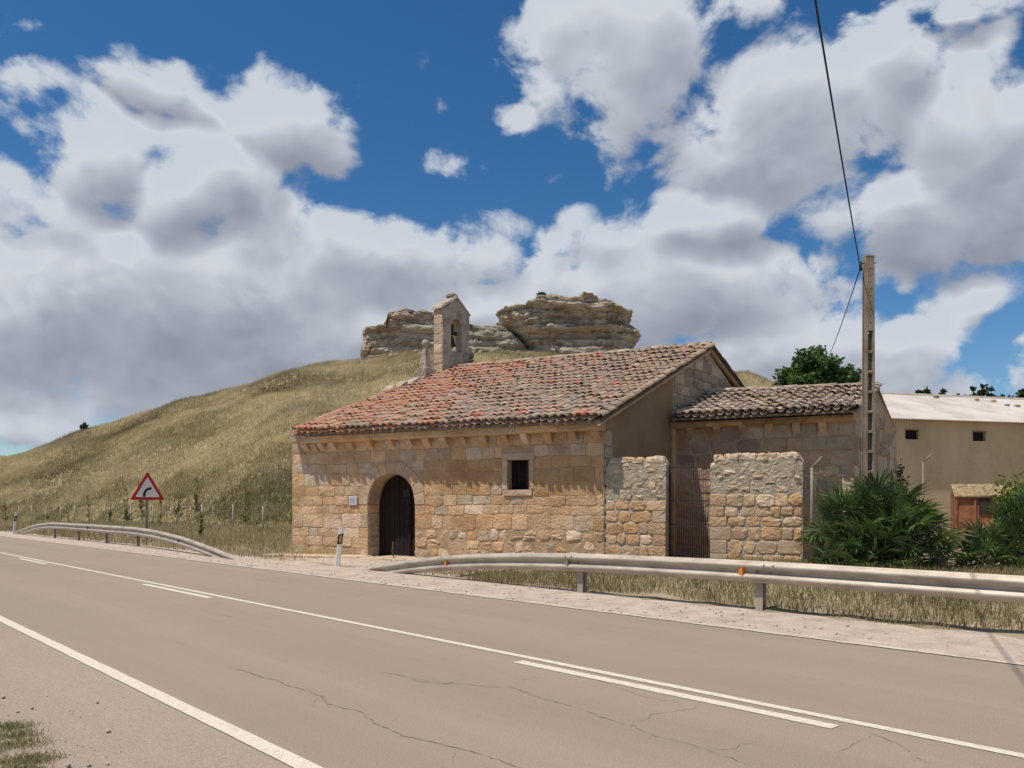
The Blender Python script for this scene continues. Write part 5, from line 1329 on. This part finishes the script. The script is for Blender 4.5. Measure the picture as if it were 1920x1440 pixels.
def blades(pts, h, w, lean, tint, segs=2, wind=(0.25, 0.0)):
    n = len(pts); lean = np.broadcast_to(lean, (n,))
    ang = rng.uniform(0, 2*np.pi, n); sx = np.stack([np.cos(ang), np.sin(ang), np.zeros(n)], 1)
    la = rng.uniform(0, 2*np.pi, n); ld = np.stack([(np.cos(la)+wind[0])*lean, (np.sin(la)+wind[1])*lean, np.ones(n)], 1); ld /= np.linalg.norm(ld, axis=1)[:, None]
    H = h[:, None]; Wd = w[:, None]; b0 = pts-sx*Wd/2; b1 = pts+sx*Wd/2
    if segs == 1:
        V = np.stack([b0, b1, pts+ld*H], 1).reshape(-1, 3); return V, np.arange(3*n).reshape(-1, 3), np.repeat(tint, 3)
    tipd = ld+np.stack([np.cos(la), np.sin(la), -np.full(n, .3)], 1)*(lean*.7)[:, None]
    m = pts+ld*H*.55; tip = m+tipd*H*.45
    V = np.stack([b0, b1, m-sx*Wd*.36, m+sx*Wd*.36, tip], 1).reshape(-1, 3); k = np.arange(n)*5
    F = np.concatenate([np.stack([k, k+1, k+3], 1), np.stack([k, k+3, k+2], 1), np.stack([k+2, k+3, k+4], 1)])
    return V, F, np.repeat(tint, 5)
hill_grass()
def field(name, label, N, prange, srange, hfun, wfun, m, dens=None, lean=.4, group=None):
    p = rng.uniform(*prange, N); s = rng.uniform(*srange, N)
    X = UN[0]*p+US[0]*s; Y = UN[1]*p+US[1]*s
    keep = (~inside_chapel(X, Y)) & (Y < 82) & (Y > 2)
    if dens is not None: keep &= rng.random(N) < dens(p, s, X, Y)
    X, Y, p, s = X[keep], Y[keep], p[keep], s[keep]; n = len(X)
    g = vnoise(X, Y, .8, 5.0); Z = ground_z(X, Y)-.01
    hz = hill_z(X, Y); Z = np.maximum(Z, hz)
    v, f, t = blades(np.stack([X, Y, Z], 1), hfun(p, s, g, n), wfun(Y, n), rng.uniform(.1, lean, n), np.clip(.5+.3*g+rng.normal(0, .22, n), 0, 1))
    o = npobj(name, np_mesh(name, v, F3=f, tint=t), m); tag(o, label, 'grass', kind='stuff')
edge = lambda s: 11.22+.16*np.sin(s*.9)+.15*np.sin(s*2.3+1)+.06*np.sin(s*6.1)
def d_verge(p, s, X, Y):
    k = (p > edge(s)).astype(float); k *= np.clip(1.25-(p-11.4)*.10, .25, 1)
    k *= np.where(s > 13.0, np.clip((17.4-s)/4.4, 0, 1)*np.where(p < 12.6, 1, .25), 1)
    return k
field('verge_grass', 'dry olive grass on the bank behind the long guardrail', 90000, (11.1, 18.5), (-7, 17.5), lambda p, s, g, n: rng.uniform(.10, .26, n)*(1+.4*g), lambda Y, n: rng.uniform(.007, .013, n), 'verge_blade', d_verge, .6)
field('verge_green_grass', 'greener grass patches on the bank behind the long guardrail', 16000, (11.6, 17), (-7, 14), lambda p, s, g, n: rng.uniform(.10, .26, n), lambda Y, n: rng.uniform(.008, .013, n), 'green_blade',
      lambda p, s, X, Y: d_verge(p, s, X, Y)*(vnoise(X, Y, .9, 21.0) > .12), .5)
def d_left(p, s, X, Y): return np.where(p > 10.9+.2*np.sin(s), np.clip(1-(s-24)*.008, .3, 1), 0)
field('field_grass', 'pale dry grass between the short guardrail and the hill', 110000, (10.9, 42), (21.5, 75), lambda p, s, g, n: rng.uniform(.16, .5, n)*(1+.5*g)*np.where(p < 16, 1.05, .8), lambda Y, n: rng.uniform(.012, .02, n)*Y/28, 'dry_blade', d_left, .55)
field('field_green_grass', 'green grass tufts between the short guardrail and the hill', 26000, (11.2, 40), (22.5, 70), lambda p, s, g, n: rng.uniform(.15, .42, n), lambda Y, n: rng.uniform(.012, .02, n)*Y/28, 'green_blade',
      lambda p, s, X, Y: d_left(p, s, X, Y)*(vnoise(X, Y, .25, 31.0) > .05), .5)
def foot_grass():
    N = 26000; px = rng.uniform(-60, 580, N); t = rng.random(N)*.24; a = (px-960)/1493
    B = np.interp(px, [-400, 0, 500, 900, 1500], [96, 80, 53, 52, 70]); Y = B+(CREST-B)*t; X = a*Y
    g = vnoise(X, Y, .13, 41.0); keep = (g > .0) & (rng.random(N) < 1-t*3.2); X, Y, g = X[keep], Y[keep], g[keep]; n = len(X)
    v, f, tt = blades(np.stack([X, Y, hill_z(X, Y)-.03], 1), rng.uniform(.25, .55, n), rng.uniform(.03, .06, n), rng.uniform(.1, .5, n), np.clip(.45+g+rng.normal(0, .2, n), 0, 1))
    tag(npobj('foot_green_grass', np_mesh('foot_green_grass', v, F3=f, tint=tt), 'foot_blade'), 'greener rank grass along the foot of the hill', 'grass', kind='stuff')
foot_grass()
def near_tufts():
    C = [(-3.45, 5.55, .16), (-3.30, 5.35, .20), (-3.02, 5.02, .16), (-3.16, 4.92, .22), (-3.5, 5.2, .2), (-2.95, 4.78, .14), (-3.2, 4.7, .2), (-3.62, 5.75, .16)]
    P = []
    for x, y, r_ in C: n = 420; P.append(np.stack([rng.normal(x, r_*.5, n), rng.normal(y, r_*.35, n), np.full(n, .0)], 1))
    P = np.concatenate(P); n = len(P)
    v, f, t = blades(P, rng.uniform(.025, .07, n), rng.uniform(.004, .007, n), rng.uniform(.4, 1.1, n), rng.random(n))
    tag(npobj('roadside_tufts', np_mesh('roadside_tufts', v, F3=f, tint=t), 'foot_blade'), 'short green grass tufts at the near roadside corner', 'grass', kind='stuff')
near_tufts()

# weeds standing taller than the grass
def weed(loc, h, lab, branch=9, m='weed_leaf'):
    th = empty('tall_weed', loc, lab, 'weed', 'tall weeds'); l = np.array(loc)
    top = l+np.array([random.uniform(-.12, .12)*h, random.uniform(-.1, .1)*h, h]); MB().tube([l, (l+top)/2+(random.uniform(-.05, .05), 0, 0), top], [.02, .015, .008], 5).build('stem', 'weed_leaf', th)
    V = []; F = []
    for k in range(branch*4):
        t = random.uniform(.12, 1); c = l+(top-l)*t; a = random.uniform(0, 6.28); ln = h*random.uniform(.08, .26)*(1.25-t*.75); e = random.uniform(.1, 1.2)
        d = np.array([math.cos(a)*math.cos(e), math.sin(a)*math.cos(e), math.sin(e)]); s = np.cross(d, (0, 0, 1)); s = s/np.linalg.norm(s)*ln*.2; b = len(V)
        V += [c, c+d*ln*.5+s, c+d*ln, c+d*ln*.5-s]; F.append((b, b+1, b+2, b+3))
    MB().add(V, F).build('leaves', m, th, recalc=False)
WL = ['tall dark weed immediately left of the warning sign','tall dark weed showing just behind the warning sign','weed in the first gap right of the warning sign','tallest thin weed in the dry grass midway between sign and chapel',
      'dark weed nearest the chapel corner among green grass','low branching weed two fence posts left of the chapel','short weed left of the warning sign, second from it','dark bushy weed above the middle of the short guardrail','small weed above the left part of the short guardrail',
      'dark weed at the far left picture edge behind the delineator','short weed below the tallest weed towards the chapel','short weed low down right of the warning sign','small weed touching the left chapel corner','low weed behind the left half of the short guardrail']
WEEDS = [(238,915,58),(268,905,60),(331,912,52),(372,893,58),(505,892,57),(458,915,54),(206,940,58),(168,925,60),(90,950,66),(12,940,60),(420,930,53),(300,930,56),(545,930,50),(130,955,62)]
for k, (px, pt, Yd) in enumerate(WEEDS):
    x = (px-960)/1493*Yd; zg = max(float(ground_z(x, Yd)), float(hill_z(x, Yd))); zt = 1.6+(950-pt)*Yd/1493
    wh = 'left' if px < 960 else 'right'
    weed((x, Yd, zg-.03), max(.8, zt-zg), WL[k], 10, 'weed_leaf')
for k, (px, Yd, h, lab) in enumerate([(740, 23.3, .55, 'thin dry weed growing before the dark chapel door'), (702, 23.9, .3, 'short weed at the left foot of the chapel door'), (378, 36, 1.2, 'bushy yellow-green weed behind the short guardrail')]):
    x = (px-960)/1493*Yd; weed((x, Yd, float(ground_z(x, Yd))), h, lab, 5 if k < 2 else 26, 'dry_blade' if k < 2 else 'green_blade')

# fan palms
def frond_mesh(name, n, rad, pet, droop, seed):
    r_ = random.Random(seed); V = []; F = []
    V += [(-.010, 0, 0), (.010, 0, 0), (.007, pet, 0), (-.007, pet, 0), (0, 0, -.014), (0, pet, -.008)]; F += [(0,1,2,3), (0,3,5,4), (1,4,5,2)]
    for k in range(n):
        a = (k/(n-1)-.5)*R(205); ln = rad*(.72+.28*math.cos(a*.8))*r_.uniform(.88, 1.08); w = rad*.050
        d = np.array([math.sin(a), math.cos(a), .18*math.cos(a*2)+r_.uniform(-.12, .12)]); s = np.array([math.cos(a), -math.sin(a), 0])*w; c = np.array([0, pet-.015, 0]); b = len(V)
        mid = c+d*ln*.5; tip = c+d*ln+np.array([0, 0, -droop*ln*r_.uniform(.3, 1)])
        V += [tuple(c), tuple(mid+s+(0, 0, .012)), tuple(tip), tuple(mid-s+(0, 0, .012)), tuple(mid-(0, 0, .012))]; F += [(b, b+1, b+4), (b+1, b+2, b+4), (b, b+4, b+3), (b+4, b+2, b+3)]
    me = bpy.data.meshes.new(name); me.from_pydata([tuple(map(float, v)) for v in V], [], F); me.materials.append(MATS['frond']); me.update(); return me
FR = [frond_mesh('frond', 17, .46, .42, .18, 1), frond_mesh('frond', 15, .50, .55, .30, 2), frond_mesh('frond', 16, .40, .35, .12, 3)]
def palm(loc, crowns, label, dry=.06):
    l = np.array(loc); th = empty('fan_palm', loc, label, 'palm', 'fan palms behind the guardrail')
    for (x, y, z, n, sc) in crowns:
        c = l+np.array([x, y, z]); MB().tube([l+np.array([x*.4, y*.4, -.1]), l+np.array([x*.8, y*.8, z*.6]), c], [.10, .09, .08], 7).build('trunk', 'bark', th)
        for k in range(n):
            az = 2.399*k+random.uniform(-.3, .3); el = R(82)-R(112)*((k+.5)/n)**.9+random.gauss(0, .12)
            d = Vector((math.cos(az)*math.cos(el), math.sin(az)*math.cos(el), math.sin(el)))
            up = Vector((0, 0, 1)); s = d.cross(up); s = s.normalized() if s.length > .01 else Vector((1, 0, 0)); nn = s.cross(d).normalized()
            roll = random.gauss(0, .5); s2 = s*math.cos(roll)+nn*math.sin(roll); n2 = s2.cross(d).normalized()
            o = bpy.data.objects.new('frond', FR[k % 3]); COL.objects.link(o); o.parent = th
            M_ = Matrix.Identity(4); f = sc*random.uniform(.8, 1.2)
            for i in range(3): M_[i][0] = s2[i]*f; M_[i][1] = d[i]*f; M_[i][2] = n2[i]*f; M_[i][3] = (c-l)[i]+d[i]*.05
            o.matrix_local = M_
            if random.random() < dry and el < .3: o.material_slots[0].link = 'OBJECT'; o.material_slots[0].material = MATS['frond_dry']
palm((7.62, 16.6, .26), [(-.95,-.1,.30,26,.85),(-.55,.2,.85,30,1.0),(0,0,1.05,34,1.05),(.45,.1,1.0,30,1.0),(.85,.1,.65,26,.95),(-.3,-.5,.35,26,.95),(.45,-.5,.35,26,.95),(1.05,-.35,.2,20,.85),(-.85,-.45,.05,16,.75),(.1,-.55,.75,24,.9)], 'large dark green fan palm clump at the end of the rubble wall')
palm((9.72, 16.3, .27), [(0,0,.12,26,.85),(.15,.1,.3,18,.9)], 'small fan palm between the large palm and the right edge palm')
palm((10.95, 16.9, .28), [(-.1,0,.7,30,1.05),(.4,.2,.9,26,1.0),(-.35,-.4,.3,24,.95),(.3,-.5,.35,24,.95),(.7,0,.3,20,.9)], 'fan palm cut off by the right edge of the picture')

# leafy trees
def tree(name, loc, zb, rx, ry, rz, nclump, nleaf, lsize, m, label, group=None, shape=None, trunk=.22, cat='tree'):
    l = np.array(loc, float); th = empty(name, loc, label, cat, group); cz = zb+rz
    cl = []
    while len(cl) < nclump:
        d = rng.normal(0, 1, 3); d /= np.linalg.norm(d); k = rng.uniform(.35, 1)**.6
        q = d*k*np.array([rx, ry, rz])*rng.uniform(.82, 1.08)
        if shape and not shape(q/np.array([rx, ry, rz])): continue
        cl.append(q)
    cl = np.array(cl); mb = MB(); top = l+np.array([0, 0, cz-l[2]+rz*.2]) if cz > l[2] else l+(0, 0, 1)
    mb.tube([l-(0, 0, .2), l+(top-l)*.5+(rx*.04, 0, 0), top], [trunk, trunk*.75, trunk*.3], 8)
    for q in cl[:10]: mb.tube([l+(top-l)*random.uniform(.45, .8), np.array([l[0], l[1], cz])+q*.85], [trunk*.4, trunk*.1], 5)
    mb.build('trunk', 'bark', th)
    n = nclump*nleaf; ci = np.repeat(np.arange(nclump), nleaf); sz = rx*.17
    d = rng.normal(0, 1, (n, 3)); d /= np.linalg.norm(d, axis=1)[:, None]; P = cl[ci]+d*(rng.random((n, 1))**.5)*np.array([sz*1.15, sz*1.15, sz*.85])+np.array([0, 0, cz-l[2]])
    a = rng.normal(0, 1, (n, 3)); a[:, 2] *= .6; a /= np.linalg.norm(a, axis=1)[:, None]; b = np.cross(a, rng.normal(0, 1, (n, 3))); b /= np.linalg.norm(b, axis=1)[:, None]
    s = lsize*rng.uniform(.6, 1.3, (n, 1)); V = np.stack([P, P+a*s*.5+b*s*.32, P+a*s, P+a*s*.5-b*s*.32], 1).reshape(-1, 3); k = np.arange(n)*4
    tn = np.clip(np.repeat(rng.random(nclump), nleaf)*.6+rng.random(n)*.4, 0, 1)
    o = npobj('crown', np_mesh('crown', V, F4=np.stack([k, k+1, k+2, k+3], 1), tint=np.repeat(tn, 4)), m, th, origin=l); return th
tree('leafy_tree', (14.45, 38.0, .3), 3.9, 2.2, 2.0, 2.62, 260, 130, .21, 'tree_leaf', 'round dark green tree rising behind the chancel roof', shape=lambda q: q[2] < .98 and (abs(q[0]) < 1-.75*max(0, q[2])**1.3))
for k, (px, pt, wpx, kind) in enumerate([(1722,722,14,'c'),(1768,727,20,'c'),(1738,728,8,'c'),(1820,724,26,'c'),(1848,716,30,'r'),(1800,728,20,'c'),(1872,735,26,'r'),(1918,727,26,'r'),(1893,738,16,'c'),(1960,725,30,'r')]):
    Yd = 119.0+k*.7; x = (px-960)/1493*Yd; zg = float(hill_z(x, Yd)); zt = 1.6+(950-pt)*Yd/1493; w = wpx/2*Yd/1493; rz = max((zt-zg)*.42, .8)
    pos = ['first small dark tree above the warehouse roof, nearest the pole','second dark bushy tree above the warehouse roof from the pole','tiny dark tree top peeping over the warehouse ridge','pointed dark tree left of the tallest far tree','tallest round far tree above the warehouse roof','dark tree in the middle of the far row','low round far tree right of the tallest one','dark far tree at the right picture edge','low dark tree between two round far trees','far tree just outside the right edge'][k]
    if k == 9: continue
    tree('far_tree', (x, Yd, zg), zt-2*rz, w, w, rz, 34, 26, .55, 'pine_leaf', pos, 'far trees above the warehouse', trunk=.15, shape=(lambda q: abs(q[0]) < 1-.7*(q[2]+.3)) if kind == 'c' else None)
def shrub(loc, r_, m, label, n=900, ls=.12):
    l = np.array(loc); th = empty('shrub', loc, label, 'shrub')
    MB().tube([l-(0, 0, .2), l+(0, 0, r_[2])], [.04, .02], 5).build('stem', 'bark', th)
    d = rng.normal(0, 1, (n, 3)); d /= np.linalg.norm(d, axis=1)[:, None]; P = d*(rng.random((n, 1))**.4)*np.array(r_)*(1+.25*np.sin(d[:, :1]*7)*np.cos(d[:, 1:2]*5))+(0, 0, r_[2]*.9)
    a = rng.normal(0, 1, (n, 3)); a /= np.linalg.norm(a, axis=1)[:, None]; b = np.cross(a, rng.normal(0, 1, (n, 3))); b /= np.linalg.norm(b, axis=1)[:, None]; s = ls*rng.uniform(.6, 1.3, (n, 1))
    V = np.stack([P, P+a*s*.5+b*s*.3, P+a*s, P+a*s*.5-b*s*.3], 1).reshape(-1, 3); k = np.arange(n)*4
    npobj('foliage', np_mesh('foliage', V, F4=np.stack([k, k+1, k+2, k+3], 1), tint=np.repeat(rng.random(n), 4)), m, th, origin=l)
k = KD/1493
k = (KD-6)/1493
shrub(((1015-960)*k, KD-6, (950-557)*k+1.6-.2), (.62, .6, .42), 'pine_leaf', 'small dark bush on top of the big outcrop', 500, .3)
xs_ = (158-960)/1493*CREST; shrub((xs_, CREST, float(hill_z(xs_, CREST))+.1), (.5, .5, .45), 'pine_leaf', 'tiny dark bush on the skyline of the hill', 300, .3)
xs_ = (1905-960)/1493*21.0; shrub((xs_, 21.0, .3), (.55, .6, 1.15), 'green_blade', 'leafy green shrub behind the right edge palm', 1600, .16)
iv = CEA(cew, 0); shrub((iv[0]+.1, iv[1]-.1, .3), (.22, .22, 1.45), 'weed_leaf', 'dark climbing plant on the far corner of the chancel', 900, .12)
